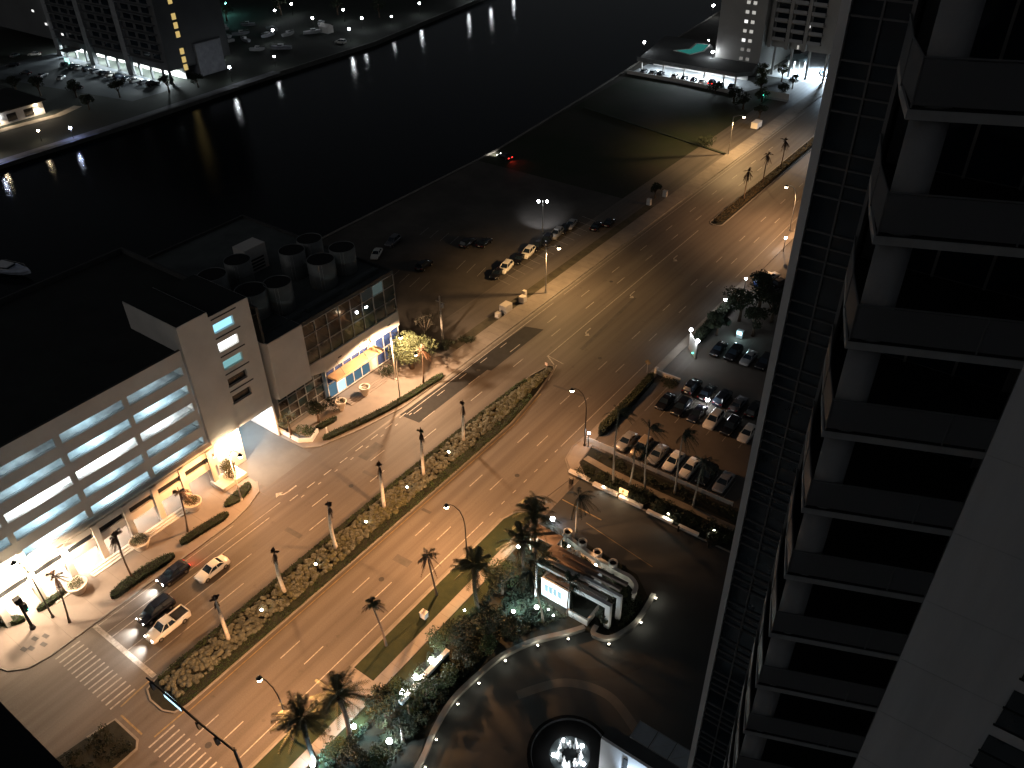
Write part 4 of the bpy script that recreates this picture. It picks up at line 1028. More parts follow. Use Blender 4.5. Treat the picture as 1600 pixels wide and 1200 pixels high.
tp('porch', MB().box(-335,-329,164,169.4,4.0,4.4), tlw); 
yl = em('stairwell_yellow',(1.0,0.72,0.25),0.6)
for z in (4.2,6.8,9.6,15.2,18.1,21.0,26.0):
    f_ = tp('stairwell_window', MB().box(-273.18,-273.1,175.2,177.2,z-1.1,z+1.2), tlw); MB().box(-273.08,-273.03,175.4,177.0,z-0.95,z+1.05).build('pane', yl, f_)
tp('annex', MB().box(-290,-272,181,192,0,11), pm('annex_grey',(0.3,0.31,0.34),0.9))
for (x,z) in ((-353,15.5),(-346,11.5),(-336,9.0)):
    tp('lit_window', MB().box(x-0.7,x+0.7,167.9,168.0,z-0.4,z+0.4), wl_[1])
struct('riverside_car_park', MB().sheet([(-350,136),(-268,150),(-268,169.4),(-350,169.4)],-0.012), pm('riverside_asphalt',(0.05,0.058,0.066),0.85,0.15,0.08))
lamp_sign = thing('lit_entrance_sign','glowing teal entrance board in front of the far bank tower','sign',(-328,162.5,0))
MB().box(-1.4,1.4,-0.15,0.15,0.3,2.6).build('board', em('teal_board',(0.5,0.95,0.85),1.6), lamp_sign); MB().box(-1.5,1.5,-0.25,0.25,0,0.3).build('plinth', tower_grey, lamp_sign)
# low clubhouse at the water
ch = thing('clubhouse','low white clubhouse with black flat roof and warm porch lights on the far bank','clubhouse',(-285,118,0))
def cp(name, mb, mat): o = mb.build(name, mat, ch); o.location = (285,-118,0); return o
cp('wall', MB().box(-302,-281,100,127,0,4.0), stucco); cp('roof', MB().box(-303,-280,96,128,4.0,4.5), roof_mat)
for y in (104,109.5,115,120.5): cp('window', MB().box(-280.98,-280.9,y,y+3,0.6,2.9), glass_brown)
cp('porch_light', MB().ball((-280.4,124.6,3.4),0.32,10,6), bulb_warm)
cp('wall_sconce', MB().ball((-280.5,112.6,2.6),0.25,10,6), bulb_white)
lamp('SPOT',(285-280.0,124.6-118,2.9),2200,HAL,ch,0.2,R(165),(0.4,0,-1),0.4); lamp('SPOT',(285-280.0,112.6-118,2.2),800,HAL,ch,0.2,R(165),(0.5,0,-1),0.4)
struct('path', MB().strip([(-276.5,96),(-277,114),(-275.5,128),(-279,137)],3.2,-0.02,0.03), pm('terrace_paving',(0.42,0.36,0.28),0.85))
struct('quay', MB().strip([(-250.6,60),(-250.6,128),(-252,160),(-253.5,200)],4.2,-0.02,0.02), pm('quay_paving',(0.12,0.12,0.14),0.85))

# ---- lamps of the far bank
FB = [(-338.0,234.9,'teal'),(-343.6,249.3,'teal'),(-283.8,200.6,'w'),(-257.3,182.9,'w'),(-313.0,251.6,'w'),(-285.9,227.1,'w'),(-259.2,204.4,'s'),(-316.5,264.2,'w'),(-287.8,250.3,'w'),(-269.9,261.3,'w'),(-287.9,268.3,'w'),(-261.0,245.0,'w'),(-265.7,274.8,'s'),(-267.7,295.3,'w'),(-268,330,'w'),(-266,345,'w'),(-272,372,'w')]
FBT = ['teal-tinted lamp beside the marina hedge','faint teal-tinted lamp farthest back on the bank','white lamp between the grey annex and the parked boats','white lamp on the lawn beside the grey annex','white lamp far back above the middle of the boatyard','white lamp in the middle of the boatyard','small white lamp at the water, next after the annex lawn','white lamp over the green hedge far back','white lamp next to the pale shed roof','white lamp in line with the bank bend, farther of two','white lamp second from the hedge far back','white lamp on the green bank beside the white van','small white lamp alone near the water bend','white lamp last in view along the bank','first white lamp past the bend','second white lamp past the bend','third white lamp past the bend']
for (x,y,k),lb in zip(FB,FBT):
    post_lamp(lb,(x,y,0),5.0 if k != 's' else 3.6,{'teal':2600,'w':400,'s':130}[k],{'teal':(0.3,1,0.9),'w':(0.82,0.92,1.0),'s':(0.85,0.93,1)}[k],{'teal':bulb_teal,'w':bulb_white,'s':bulb_white}[k],'lamp posts on the far bank',{'teal':0.5,'w':0.48,'s':0.34}[k])
for i,(x,y,k) in enumerate([(-243.2-8,119.0,'b'),(-241.5-9.2,95.7,'b'),(-257,112.3,'o'),(-256,99.0,'o')]):
    post_lamp(['bluish quay lamp nearer the tower car park','bluish quay lamp nearer the picture edge','warm lamp on the terrace in front of the clubhouse','warm lamp at the clubhouse terrace steps'][i],(x,y,0),3.2,1100 if k == 'b' else 350,(0.4,0.5,1.0) if k == 'b' else HAL,em('blue_lamp_glass',(0.7,0.78,1.0),45) if k == 'b' else bulb_warm,'lamps on the clubhouse quay',0.42 if k == 'b' else 0.35)
# boats and sheds stored on the far bank
def boat(label, loc, rz, L=8.0, cat='boat', group=None, mat=None):
    t = thing('boat', label, cat, loc, rz, group); m = MB(); secs = []
    for k,(y,w_,z0) in enumerate(((-0.5,0.9,0.25),(-0.2,1.0,0.15),(0.15,0.92,0.2),(0.38,0.5,0.45),(0.5,0.05,0.85))):
        b = L*0.15*w_; secs.append([(-b*0.5,y*L,z0),(b*0.5,y*L,z0),(b,y*L,1.2+0.25*k/4),(b*0.92,y*L,1.25+0.25*k/4),(-b*0.92,y*L,1.25+0.25*k/4),(-b,y*L,1.2+0.25*k/4)])
    loft(secs).build('hull', mat or tower_white, t)
    MB().prism([(-L*0.1,-L*0.1),(L*0.1,-L*0.1),(L*0.07,L*0.16),(-L*0.07,L*0.16)],1.3,2.1).build('cabin', tower_white, t)
    MB().prism([(-L*0.101,-L*0.05),(L*0.101,-L*0.05),(L*0.075,L*0.165),(-L*0.075,L*0.165)],1.55,1.95).build('window', glass_dark, t)
    r_ = MB(); r_.tube([(-L*0.14,-L*0.1,1.9),(-L*0.1,L*0.3,2.0),(0,L*0.47,2.05),(L*0.1,L*0.3,2.0),(L*0.14,-L*0.1,1.9)],0.03,4); r_.build('rail', steel, t)
    return t
bt = boat('pale blue-grey motor yacht lying in the canal at the picture edge',(-187.5,64.5,-1.3),R(-72),15.0,'boat',None,pm('yacht_hull',(0.5,0.55,0.66),0.4))
rng = random.Random(8)
for i,(x,y) in enumerate([(-330,225),(-322,231),(-312,222),(-318,240),(-303,216),(-308,228),(-298,222),(-296,232),(-302,240),(-290,238),(-282,215),(-276,222),(-284,246),(-292,258)]):
    boat('shrink-wrapped pale boat, %s in the boatyard counting from the teal lamps' % ORD[i],(x,y,0),rng.uniform(0,6.28),rng.uniform(6,9),'boat','boats stored ashore on the far bank',rng.choice([tower_grey,MATS['annex_grey'],tower_grey]))
vn = car('white van parked on the green far bank below two lamps','suv','white',(-262.5,241,0),rng.uniform(0,360),None,None,'parked_van','van')
sh = thing('boat_shed','small pale shed with pitched roof in the boatyard','shed',(-281,251,0)); MB().box(-2.5,2.5,-1.6,1.6,0,2.4).build('wall', stucco, sh); MB().add([(-2.7,-1.8,2.4),(2.7,-1.8,2.4),(2.7,1.8,2.4),(-2.7,1.8,2.4),(-2.7,0,3.5),(2.7,0,3.5)],[(0,1,5,4),(2,3,4,5),(0,4,3),(1,2,5),(0,3,2,1)]).build('roof', stucco, sh)
TC = ['black','grey','silver','black','navy','white','black','grey','black','silver','black','navy']
for i in range(12):
    car('%s car, %s from the yellow stairwell in front of the glowing ground floor' % (TC[i],ORD[i]),['suv','sedan','sedan','hatch'][i%4],TC[i],(-277.5-i*4.6,164.6-0.25*i,0),90+rng.uniform(-4,4),'cars before the far bank tower')
for i,(x,y) in enumerate([(-330,147),(-322,149),(-313,151),(-345,150),(-297,148),(-353,163),(-358,158)]):
    car('%s car in the dim far bank car park, %s from the clubhouse roof' % (['black','grey','silver','black','navy','white','grey'][i],ORD[i]),'sedan',['black','grey','silver','black','navy','white','grey'][i],(x,y,0),rng.uniform(0,360),'cars in the far bank car park')
for i,(x,y,h,r_) in enumerate([(-300,136,7,3.2),(-288,142,6,3),(-275,150,6,2.8),(-266,163,6,3),(-262,172,5,2.6),(-310,133,6,3),(-320,128,7,3.4),(-272,137,5,2.5),(-284,177.5,4,2),(-277,182,5,2.2),(-295,205,6,3),(-335,242,8,4),(-322,262,8,4),(-300,276,8,4),(-280,282,8,4)]):
    tree('broadleaf_tree','dark tree on the far bank, %s counting from the clubhouse towards the bend' % ORD[i],(x,y,0),h,r_,100+i,tree_dark,700,0.5,'trees on the far bank')
# ================================================================== STREET LAMPS
street_lamp('dark curved street lamp on the near kerb among the date palms',(-50.4,25.7),(-2.5,-0.2),9.6,7600)
street_lamp('dark curved street lamp on the near kerb, halfway along the planted median',(-50.4,56.6),(-2.5,-0.5),10.0,8800)
street_lamp('dark curved street lamp at the white car park fence',(-50.5,86.2),(-2.5,-0.2),10.2,3000)
street_lamp('pale hooked street lamp in the oval hedge beside the garage entrance',(-85.2,47.0),(2.6,0.2),10.0,6400,WARM,stucco_warm)
street_lamp('pale street lamp behind the round tree at the office corner',(-87.0,82.3),(2.2,0.2),10.0,8500,(1.0,0.66,0.4),stucco_warm,None,'street lamps along the boulevard','straight')
street_lamp('low arched street lamp beside the ragged palm at the office forecourt',(-82.6,78.6),(3.0,1.8),9.6,2600,WARM,steel,None,'street lamps along the boulevard','curved',0.22)
street_lamp('silver street lamp at the car park beyond the office',(-82.35,122.2),(2.0,1.6),10.4,4400,(1.0,0.58,0.23),steel,None,'street lamps along the boulevard','straight')
street_lamp('silver street lamp at the vacant lot',(-83.8,214.0),(2.2,2.0),10.4,6600,(1.0,0.62,0.27),steel,None,'street lamps along the boulevard','straight')
street_lamp('street lamp on the near kerb beyond the median gap',(-52.3,177.5),(-2.6,0),10.2,6000,(1.0,0.55,0.26),steel)
street_lamp('white street lamp at the far end of the road beside the tower edge',(-64.6,236),(-2.6,0),10.2,1500,(0.92,0.95,1.0),steel,bulb_white)
street_lamp('tall plain street lamp before the brightest arcade bay',(-87.9,19.3),(-1.6,-0.6),9.8,3600,(1.0,0.72,0.48),dark_steel)

# traffic signals
sg = thing('traffic_signal','black traffic signal post with green light at the garage corner','traffic signal',(-88.3,16.9,0.13))
MB().cyl(0,0,0,0.5,0.36,0.3,10).build('base', black_mat, sg); MB().tube([(0,0,0),(0,0,5.6)],[0.2,0.16],8).build('post', black_mat, sg)
hd = MB().box(-0.25,0.25,-0.25,0.25,3.4,4.7).build('signal_head', black_mat, sg); hd.location = (0.35,0.3,0)
MB().cyl(0,0,0,0.1,0.16,0.16,10).build('green_lens', em('signal_green',(0.1,1.0,0.75),12), sg).location = (0.62,0.55,3.6)
MB().box(-0.35,0.35,-0.4,0.4,4.9,5.7).build('cabinet', black_mat, sg)
ma = thing('signal_mast','long black signal mast arm reaching over the road with an edge-on lit street name sign','traffic signal',(-50.6,19.6,0.12))
MB().tube([(0,0,0),(0,0,3.5),(0,0,6.6)],[0.22,0.18,0.15],10).build('post', black_mat, ma)
MB().tube([(0.2,0,6.3),(-5,-0.2,6.42),(-14.4,-0.25,6.55)],[0.17,0.14,0.09],8).build('arm', black_mat, ma)
sn = MB().box(-11.3,-8.3,-0.12,0.12,5.7,6.28).build('name_sign', black_mat, ma); sn.location = (0,-0.2,0.1)
MB().box(-11.25,-8.35,-0.16,-0.13,5.75,6.2).build('sign_face', em('name_sign_face',(0.45,0.8,1.0),2.2), sn)
MB().box(-11.3,-8.3,-0.1,0.1,6.285,6.36).build('sign_lamp', em('name_sign_lamp',(0.55,0.85,1.0),3.2), sn)
lamp('POINT',(-9.8,-0.5,5.4),200,(0.5,0.8,1.0),ma,0.3)
for x in (-5.6,-2.6,-13.6):
    h_ = MB().box(-0.2,0.2,-0.2,0.2,-1.1,0).build('signal_head', black_mat, ma); h_.location = (x,-0.25,6.3)
for i,(x,y) in enumerate([(-86.6,16.2),(-85.9,17.2),(-85.6,15.2),(-84.9,16.4),(-86.2,14.6)]):
    o = MB().obox((0,0),0.85,0.5,0.0,0.02,0.2).build('access_cover', pm('cover_iron',(0.05,0.045,0.04),0.7)); o.location = (x,y,0.131); tag(o,'dark utility cover in the corner pavement, %s from the signal post' % ORD[i],'access cover','utility covers at the garage corner')
hp = thing('signal_control_box','small pale control box on the near verge between two palms','control box',(-49.4,46.6,0.12)); MB().box(-0.4,0.4,-0.35,0.35,0,0.9).build('cabinet', stucco, hp); MB().box(-0.45,0.45,-0.4,0.4,0.9,0.95).build('lid', stucco, hp)

# ================================================================== GARAGE FORECOURT
for i,(x,y) in enumerate([(-89.0,23.6),(-88.9,32.9),(-89.4,41.8)]):
    t = thing('planter','large round plaster planter with a green shrub, %s' % ('nearest the signal post','in the middle of the arcade','nearest the oval hedge')[i],'planter',(x,y,0.13),0,'round planters before the arcade')
    MB().lathe(0,0,[(0.01,0.0),(0.75,0.02),(0.85,0.2),(1.35,1.35),(1.42,1.5),(1.2,1.52),(1.16,1.35),(0.01,1.33)],26).build('pot', terra, t, True)
    s = MB(); r2 = random.Random(40+i)
    for k in range(7): a = k*0.9; leaf_cloud(s,(0.6*math.cos(a),0.6*math.sin(a),1.75),(0.5,0.5,0.45),90,0.2,r2)
    s.build('shrub', shrub_olive, t, False, False)
hedge_run('dark clipped hedge along the kerb nearest the crosswalk',[(-84.3,25.3),(-84.6,28),(-84.5,31),(-83.9,34.6)],1.7,0.8,1,None,0.2,60,'forecourt hedges')
hedge_run('dark clipped hedge along the kerb in the middle of the forecourt',[(-84.9,36.3),(-84.9,39),(-84.5,42.5),(-84.3,44.0)],1.5,0.7,2,None,0.2,60,'forecourt hedges')
hedge_run('oval dark hedge around the hooked lamp at the garage entrance',[(-85.9,44.6),(-86.0,46.6),(-86.4,48.6),(-87.0,49.9)],1.9,0.6,3,None,0.2,60,'forecourt hedges')
hedge_run('dark hedge at the picture edge beside the signal post',[(-92.6,14.6),(-90.2,17.0)],1.3,0.9,4,None,0.2,60,'forecourt hedges')
hedge_run('dark hedge in the arcade bay beside the signal post',[(-90.2,18.6),(-90.2,22.6)],0.9,0.9,5,None,0.2,60,'forecourt hedges')
bush('dense pale green shrubs in the raised planter by the stair tower',(-90.1,48.8,0.7),1.5,2.6,60,shrub_olive,900,0.28,'planter_shrub')
for i,(x,y,h,ln) in enumerate([(-85.4,20.1,6.6,(-1.4,1.2)),(-84.8,28.8,7.6,(-0.6,0.4)),(-86.4,38.5,6.6,(-0.5,0.9))]):
    palm('ragged_palm','wind-torn brown palm leaning over the forecourt, %s' % ('beside the crosswalk','rising from the hedge by the dark hatchback','beside the planter nearest the oval hedge')[i],'palm tree',(x,y,0.13),h,'ragged',20+i,ln,0.13,'wind-torn palms of the garage forecourt',bark_brown,frond_dead)
# office forecourt greenery
hedge_run('long dark hedge curving along the office forecourt kerb',[(-85.3,63.4),(-84.4,67),(-83.4,70.5),(-82.4,75),(-81.7,79.5),(-81.3,84),(-81.0,88)],1.25,0.7,6,None,0.2,55)
hedge_run('short dark hedge strip under the office corner window',[(-88.2,64.6),(-87.4,68.5)],1.0,0.8,7,None,0.2,60)
tree('round_tree','round olive tree lit from above at the office corner',(-87.0,86.6,0.13),7.2,4.9,61,tree_leaf,6200,0.3,None,'tree',0.28,14)
tree('bushy_tree','leafy tree beneath the white corner block of the office',(-89.4,66.3,0.13),4.4,2.2,62,tree_dark,1500,0.28)
bush('bushy green shrub on the office forecourt next to the round tree',(-88.7,82.6,0.13),2.0,2.0,63,tree_dark,900,0.24)
bush('low shrub between the office wall and the leafy tree',(-89.6,70.2,0.13),1.6,2.2,64,tree_dark,700,0.24)
palm('fan_palm','fan palm in the corner planter at the garage driveway','palm tree',(-89.9,60.9,0.3),3.4,'fan',65,(0,0),0.18,None,bark_brown,frond_olive)
bush('dark shrubs under the fan palm at the garage driveway',(-88.6,62.6,0.13),1.7,1.5,66,hedge_mat,700,0.24)
wl2 = thing('planter_wall','low white planter wall round the fan palm','wall',(-88,61,0)); MB().strip([(-93,60.9),(-88.2,60.9),(-86.6,62.2),(-87.6,64.4)],0.35,0.13,0.85).build('wall', stucco, wl2).location = (88,-61,0)
tree('bare_tree','pale leafless tree at the edge of the car park beyond the office',(-91.5,95.5,0),5.6,2.2,67,shrub_silver,160,0.2,None,'tree',0.2,10,True)
bush('dark shrubs along the car park edge behind the round tree',(-88.8,93.2,0),2.4,1.6,68,tree_dark,900,0.26)
bush('dark shrub clump at the foot of the utility pole',(-86.4,95.6,0),2.0,0.9,69,tree_dark,600,0.24)
bush('flat dark shrub by the forecourt corner beyond the utility pole',(-84.9,99.6,0),1.7,0.7,70,tree_dark,500,0.24)
up = thing('utility_pole','pale wooden utility pole with crossarm at the car park corner','utility pole',(-88.4,96.8,0)); MB().tube([(0,0,0),(0,0,5),(0,0,9.6)],[0.2,0.17,0.14],8).build('pole', bark, up); MB().box(-1.0,1.0,-0.07,0.07,8.3,8.45).build('crossarm', bark, up); MB().cyl(0.35,0.25,7.2,7.9,0.2,0.2,8).build('transformer', steel, up)
for i,(x,y,rz) in enumerate([(-88.2,76.0,0.3),(-88.6,70.8,1.1)]):
    t = thing('sculptural_planter','leaning cone-shaped stone planter on the office forecourt, %s' % ('farther from the garage','nearer the garage')[i],'planter',(x,y,0.13),rz,'cone planters of the office forecourt')
    MB().lathe(0,0,[(0.01,0),(0.35,0.0),(0.5,0.4),(0.95,1.7),(1.0,1.85),(0.8,1.85),(0.7,1.5),(0.01,1.45)],16).build('pot', terra, t, True)
    b_ = MB(); leaf_cloud(b_,(0,0,1.9),(0.7,0.7,0.35),110,0.2,random.Random(i)); b_.build('shrub', tree_dark, t, False, False)
palm('ragged_palm','wind-torn palm under the arched lamp at the office kerb','palm tree',(-82.5,84.5,0.13),6.8,'ragged',24,(0.2,0.2),0.13,None,bark_brown,frond_dead)
bg_ = thing('sidewalk_bollard','slim pale bollard on the office forecourt near the hedge','bollard',(-85.9,64.9,0.13)); MB().cyl(0,0,0,1.3,0.12,0.1,10).build('post', stucco, bg_); MB().ball((0,0,1.32),0.13,8,6).build('cap', stucco, bg_)

# ================================================================== MEDIAN PLANTING
def med_region(rng):
    while True:
        y = rng.uniform(21.5,100); f = 1 if y < 84 else max(0.2,(101-y)/17)
        x = rng.uniform(-68.3,-64.8)
        if y > 84: x = -66.4+(x+66.25)*f
        return x, y
shrub_mass('median_shrubs','grey-green shrubs filling the middle of the planted median',lambda g_: med_region(g_),1700,0.4,0.14,shrub_silver,71,42,0.2,True)
def med_ol(g_):
    c = g_.choice([(48,7),(55,4),(60,3),(40,3),(88,7),(94,4)]); return g_.uniform(-68,-64.6) if c[0] < 80 else g_.uniform(-67.6,-65.6), g_.gauss(c[0],c[1]*0.5)
shrub_mass('median_shrubs','yellow-green shrubs among the median uplights',med_ol,520,0.4,0.14,shrub_olive,72,42,0.22,True)
hedge_run('low dark hedge along the garage side of the planted median',[(-68.8,21.5),(-68.9,40),(-68.9,60),(-68.6,80),(-68.1,95)],0.85,0.55,8,None,0.2,60)
hedge_run('low dark hedge along the near side of the planted median',[(-64.4,20.8),(-64.2,40),(-64.1,60),(-64.1,80),(-65.0,92)],1.5,0.5,9,None,0.2,60)
def med0_region(g_): return g_.uniform(-69,-64), g_.uniform(-12,14.6)
shrub_mass('island_ground_cover','dark ground cover on the traffic island before the crosswalk',med0_region,330,0.5,0.22,tree_dark,73,40,0.08)
hedge_run('narrow dark hedge on the far median',[(-67.7,171.5),(-67.7,200),(-67.7,260),(-67.7,330)],1.9,0.7,10,pm('far_hedge',(0.05,0.035,0.015),0.8,0.4,1.2),0.3,26)
PN = ['nearest the crosswalk','second from the crosswalk','third from the crosswalk','fourth from the crosswalk','fifth from the crosswalk, with a green tuft','sixth from the crosswalk, last before the narrow end']
for i,y in enumerate((30.0,39.0,48.2,57.7,66.3,75.9)):
    palm('royal_palm','bare white-trunked palm on the median, '+PN[i],'palm tree',(-66.6,y,0.15),(7.4,7.6,8.2,8.4,8.6,7.6)[i],'royal',30+i,(0.1*(i-2),0.1),0.2,'palms on the planted median',bark,frond_green if i == 4 else frond_dead)
    if i: flood('bright uplight among the median shrubs, %s from the crosswalk' % ORD[i-1],(-66.9+0.5,y-4.0,0.55),420,(1.0,0.86,0.6),(0.05,1.0,1.5),bulb_up,'median_uplight','uplights on the planted median',0.2,120)
for i,(x,y) in enumerate([(-67.6,187),(-67.8,199.5),(-68.0,211.5)]):
    palm('ragged_palm','wind-torn dark palm on the far median, %s from its near end' % ORD[i],'palm tree',(x,y,0.15),7.6,'ragged',44+i,(0.1,0),0.14,'palms on the far median',bark_brown,frond_dead)
sgn = thing('road_sign','small white sign on the nose of the planted median','road sign',(-66.9,99.6,0.15)); MB().cyl(0,0,0,1.5,0.03,0.03,6).build('post', steel, sgn); MB().box(-0.25,0.25,-0.02,0.02,1.1,1.7).build('plate', pm('sign_white',(0.7,0.55,0.5),0.6), sgn)
sgn = thing('road_sign','yellow diamond warning sign on the near kerb by the car park hedge','road sign',(-52.0,109.2,0.13)); MB().cyl(0,0,0,2.2,0.04,0.04,6).build('post', steel, sgn); MB().prism([(-0.02,0),(0.02,0),(0.02,0.01),(-0.02,0.01)],0,0.01).build('bolt', steel, sgn); MB().add([(0,-0.03,1.6),(0.62,-0.03,2.2),(0,-0.03,2.8),(-0.62,-0.03,2.2),(0,0.03,1.6),(0.62,0.03,2.2),(0,0.03,2.8),(-0.62,0.03,2.2)],[(0,1,2,3),(7,6,5,4),(0,4,5,1),(1,5,6,2),(2,6,7,3),(3,7,4,0)]).build('plate', yellow_mat, sgn)

# near verge palms
for i,(x,y,h,ln) in enumerate([(-50.4,40.7,7.4,(-1.0,-0.3)),(-50.4,50.2,7.8,(-0.3,-0.6))]):
    palm('ragged_palm','wind-torn palm on the near verge, %s' % ('nearer the crosswalk, hanging dead fronds','nearer the curved lamp, with a ball-shaped tuft')[i],'palm tree',(x,y,0.12),h,'ragged',50+i,ln,0.14,'palms on the near verge',bark_brown,frond_olive)

# ================================================================== VEHICLES ON THE ROAD
car('dark navy hatchback braking in the lane beside the forecourt hedge','hatch','navy',(-81.0,32.4,0),-90,None,'ht','car')
car('cream-white sedan driving towards the crosswalk','sedan','white',(-77.4,35.9,0),-90,None,None,'car')
car('dark people carrier with lit headlamps beside the white pickup','suv','navy',(-77.6,27.4,0),-90,None,'h','car','car')
car('white pickup truck with black cargo bed waiting near the stop line','pickup','white',(-74.4,26.9,0),-90,None,'h',None,'pickup')

# ================================================================== CAR PARK BEYOND THE OFFICE
RC = [('black','sedan'),('white','suv'),('black','sedan'),('white','suv'),('black','suv'),('navy','suv'),('silver','suv'),('black','sedan'),('silver','sedan')]
YS = [122.7,125.6,130.6,133.9,137.6,141.1,145.2,148.4,151.4]
for i,(c,k) in enumerate(RC):
    car('%s %s, %s in the kerbside row of the car park beyond the office' % (c,{'sedan':'sedan','suv':'tall car'}[k],ORD[i]),k,c,(-95.0,YS[i],0),-80+(i%3)*2,'kerbside row in the car park beyond the office')
for i,(x,y) in enumerate([(-89.6,153.8),(-88.2,157.2)]): car('black car parked across the end of the kerbside row, %s' % ('nearer','farther')[i],'sedan','black',(x,y,0),100,'kerbside row in the car park beyond the office')
car('white sedan parked behind the office building','sedan','white',(-122.5,114.8,0),-62)
car('dark car parked beside the white sedan behind the office building','suv','grey',(-123.5,121.2,0),-78)
car('black tall car alone in the middle of the car park, with shining tail lamps','suv','black',(-110.2,116.6,0),100)
car('black tall car parked farther from the office, facing the canal','suv','black',(-109.0,130.2,0),95)
car('black car beside the dark one at the middle of the car park','sedan','black',(-106.0,132.5,0),95)
car('dark car with lit lamps pointed at the seawall','sedan','black',(-133.5,177.3,0),170,None,'ht','car')
fl = thing('twin_floodlight','twin white floodlights on a pole above the parked row','floodlight',(-98.6,144.9,0)); MB().tube([(0,0,0),(0,0,8.0)],[0.12,0.08],8).build('pole', steel, fl)
MB().tube([(-0.9,-0.5,7.9),(0.9,0.5,7.9)],0.05,6).build('crossbar', steel, fl)
for s in (-1,1):
    MB().ball((s*0.85,s*0.5,7.75),0.3,10,6).build('flood_lens', bulb_white, fl, True)
lamp('SPOT',(-0.6,0.2,7.3),3000,(0.85,0.9,1.0),fl,0.2,R(70),(-0.45,0.75,-1),0.7)
for i,(x,y,a,b_,h) in enumerate([(-84.9,112.0,2.2,1.6,1.7),(-84.2,116.8,1.2,1.2,1.4),(-84.9,109.5,1.0,0.9,1.0),(-84.8,118.2,0.7,0.7,1.8)]):
    t = thing('utility_cabinet','pale utility cabinet beside the far pavement, %s' % ('largest of the four','square one towards the lamp','small one towards the office','slim one nearest the silver lamp')[i],'utility cabinet',(x,y,0.02),0,'utility cabinets at the car park edge')
    MB().box(-b_/2,b_/2,-a/2,a/2,0.1,h).build('cabinet', stucco_warm, t); MB().box(-b_/2-0.15,b_/2+0.15,-a/2-0.15,a/2+0.15,0,0.1).build('plinth', kerb_mat, t); MB().box(b_/2,b_/2+0.02,-a/2*0.9,a/2*0.9,0.2,h-0.1).build('door', stucco, t)
tree('broadleaf_tree','dark tree at the roadside corner between car park and vacant lot',(-86.5,176.5,0),4.2,1.9,80,tree_dark,900,0.3)
bush('dark roadside shrub on the vacant lot before the silver lamp',(-91.5,217,0),3.2,2.4,81,tree_dark,900,0.35)
for i,(x,y) in enumerate([(-84.9,178.8),(-85.8,172.2)]):
    t = thing('roadside_post','pale roadside marker post at the vacant lot corner, %s' % ('farther','nearer')[i],'marker post',(x,y,0),0,'marker posts at the vacant lot corner'); MB().box(-0.5,0.5,-0.4,0.4,0,1.5).build('cabinet', stucco, t); MB().box(-0.55,0.55,-0.45,0.45,1.5,1.58).build('lid', stucco, t)
t = thing('utility_trailer','small pale box trailer on the verge past the silver lamp','trailer',(-85.6,237.4,0)); MB().box(-1.0,1.0,-1.7,1.7,0.5,2.2).build('box', stucco, t); MB().tube([(0,1.7,0.6),(0,2.8,0.5)],0.06,6).build('drawbar', steel, t)
for s in (-1,1): MB().tube([(s*0.95,0,0.35),(s*1.12,0,0.35)],[0.35,0.35],12).build('wheel', tyre_mat, t)
# far roadside trees
for i,(x,y,h,r_) in enumerate([(-96.8,286,6,2.6),(-103.2,284,6,2.4),(-101,279,5.5,2.6),(-98.5,272,5,3.0),(-94,262,4,3.2),(-96,252,4.5,3.6),(-101,256,4.5,3.2),(-90,270,4.5,3.0),(-88.5,247,4,2.6),(-110,262,3.6,2.8),(-90.8,280,5,2.2)]):
    tree('broadleaf_tree','dark tree before the far apartment block, %s counting from the parking deck' % ORD[i],(x,y,0),h,r_,120+i,tree_dark if i > 4 else tree_leaf,800,0.4,'trees before the far apartment block')
t = thing('monument_sign','pale slab sign with a green light among the far trees','sign',(-91.2,266.5,0)); MB().box(-4.2,4.2,-0.25,0.25,0.6,2.4).build('slab', stucco, t); MB().box(-4.3,4.3,-0.4,0.4,0,0.6).build('plinth', tower_grey, t); MB().ball((-4.0,-0.6,0.9),0.3,8,6).build('green_lamp', em('green_lamp',(0.1,1,0.7),6), t)
DC = [('grey','sedan',-140.9),('silver','sedan',-137.6),('black','suv',-134.3),('white','suv',-128.8),('black','sedan',-125.3),('navy','sedan',-121.8),('white','sedan',-118.6),('navy','suv',-115.2),('black','suv',-112.0),('navy','sedan',-108.0)]
for i,(c,k,x) in enumerate(DC):
    car('%s %s in the lit parking deck, %s from the canal' % (c,{'sedan':'sedan','suv':'tall car'}[k],ORD[i]),k,c,(x,270.0+(0.4 if i%2 else 0),0),100,'cars under the lit parking deck','t' if i == 7 else None)
car('blue-grey car leaving the bright drop-off of the far apartment block','sedan','grey',(-88.0,301,0),-60,None,None,'car')

# ================================================================== CAR PARK BESIDE THE TOWER
hedge_run('tall dark hedge along the pavement of the tower car park',[(-49.8,89.5),(-49.9,95),(-50.0,102),(-50.3,108)],1.3,1.5,12,tree_dark,0.26,60)
hedge_run('dark hedge along the pavement past the car park entrance',[(-49.2,122),(-49.4,130),(-49.6,141)],1.8,1.4,13,tree_dark,0.28,45)
fe = thing('white_fence','white panel fence between the tower car park and the planting bed','fence',(-50.6,87.0,0))
for i in range(11): MB().box(i*2.45-0.06,i*2.45+0.06,-0.06,0.06,0,1.35 if i < 3 else 0.9).build('post', stucco, fe)
for i in range(10):
    hh = 1.25 if i < 2 else 0.75
    for k in range(6): MB().box(i*2.45+0.08,i*2.45+2.37,-0.03,0.03,0.1+k*hh/6,0.1+k*hh/6+hh/6-0.03).build('slat', stucco, fe)
FR = [('silver','sedan'),('tan','suv'),('silver','sedan'),('white','sedan'),('white','sedan'),('black','suv'),('silver','sedan')]
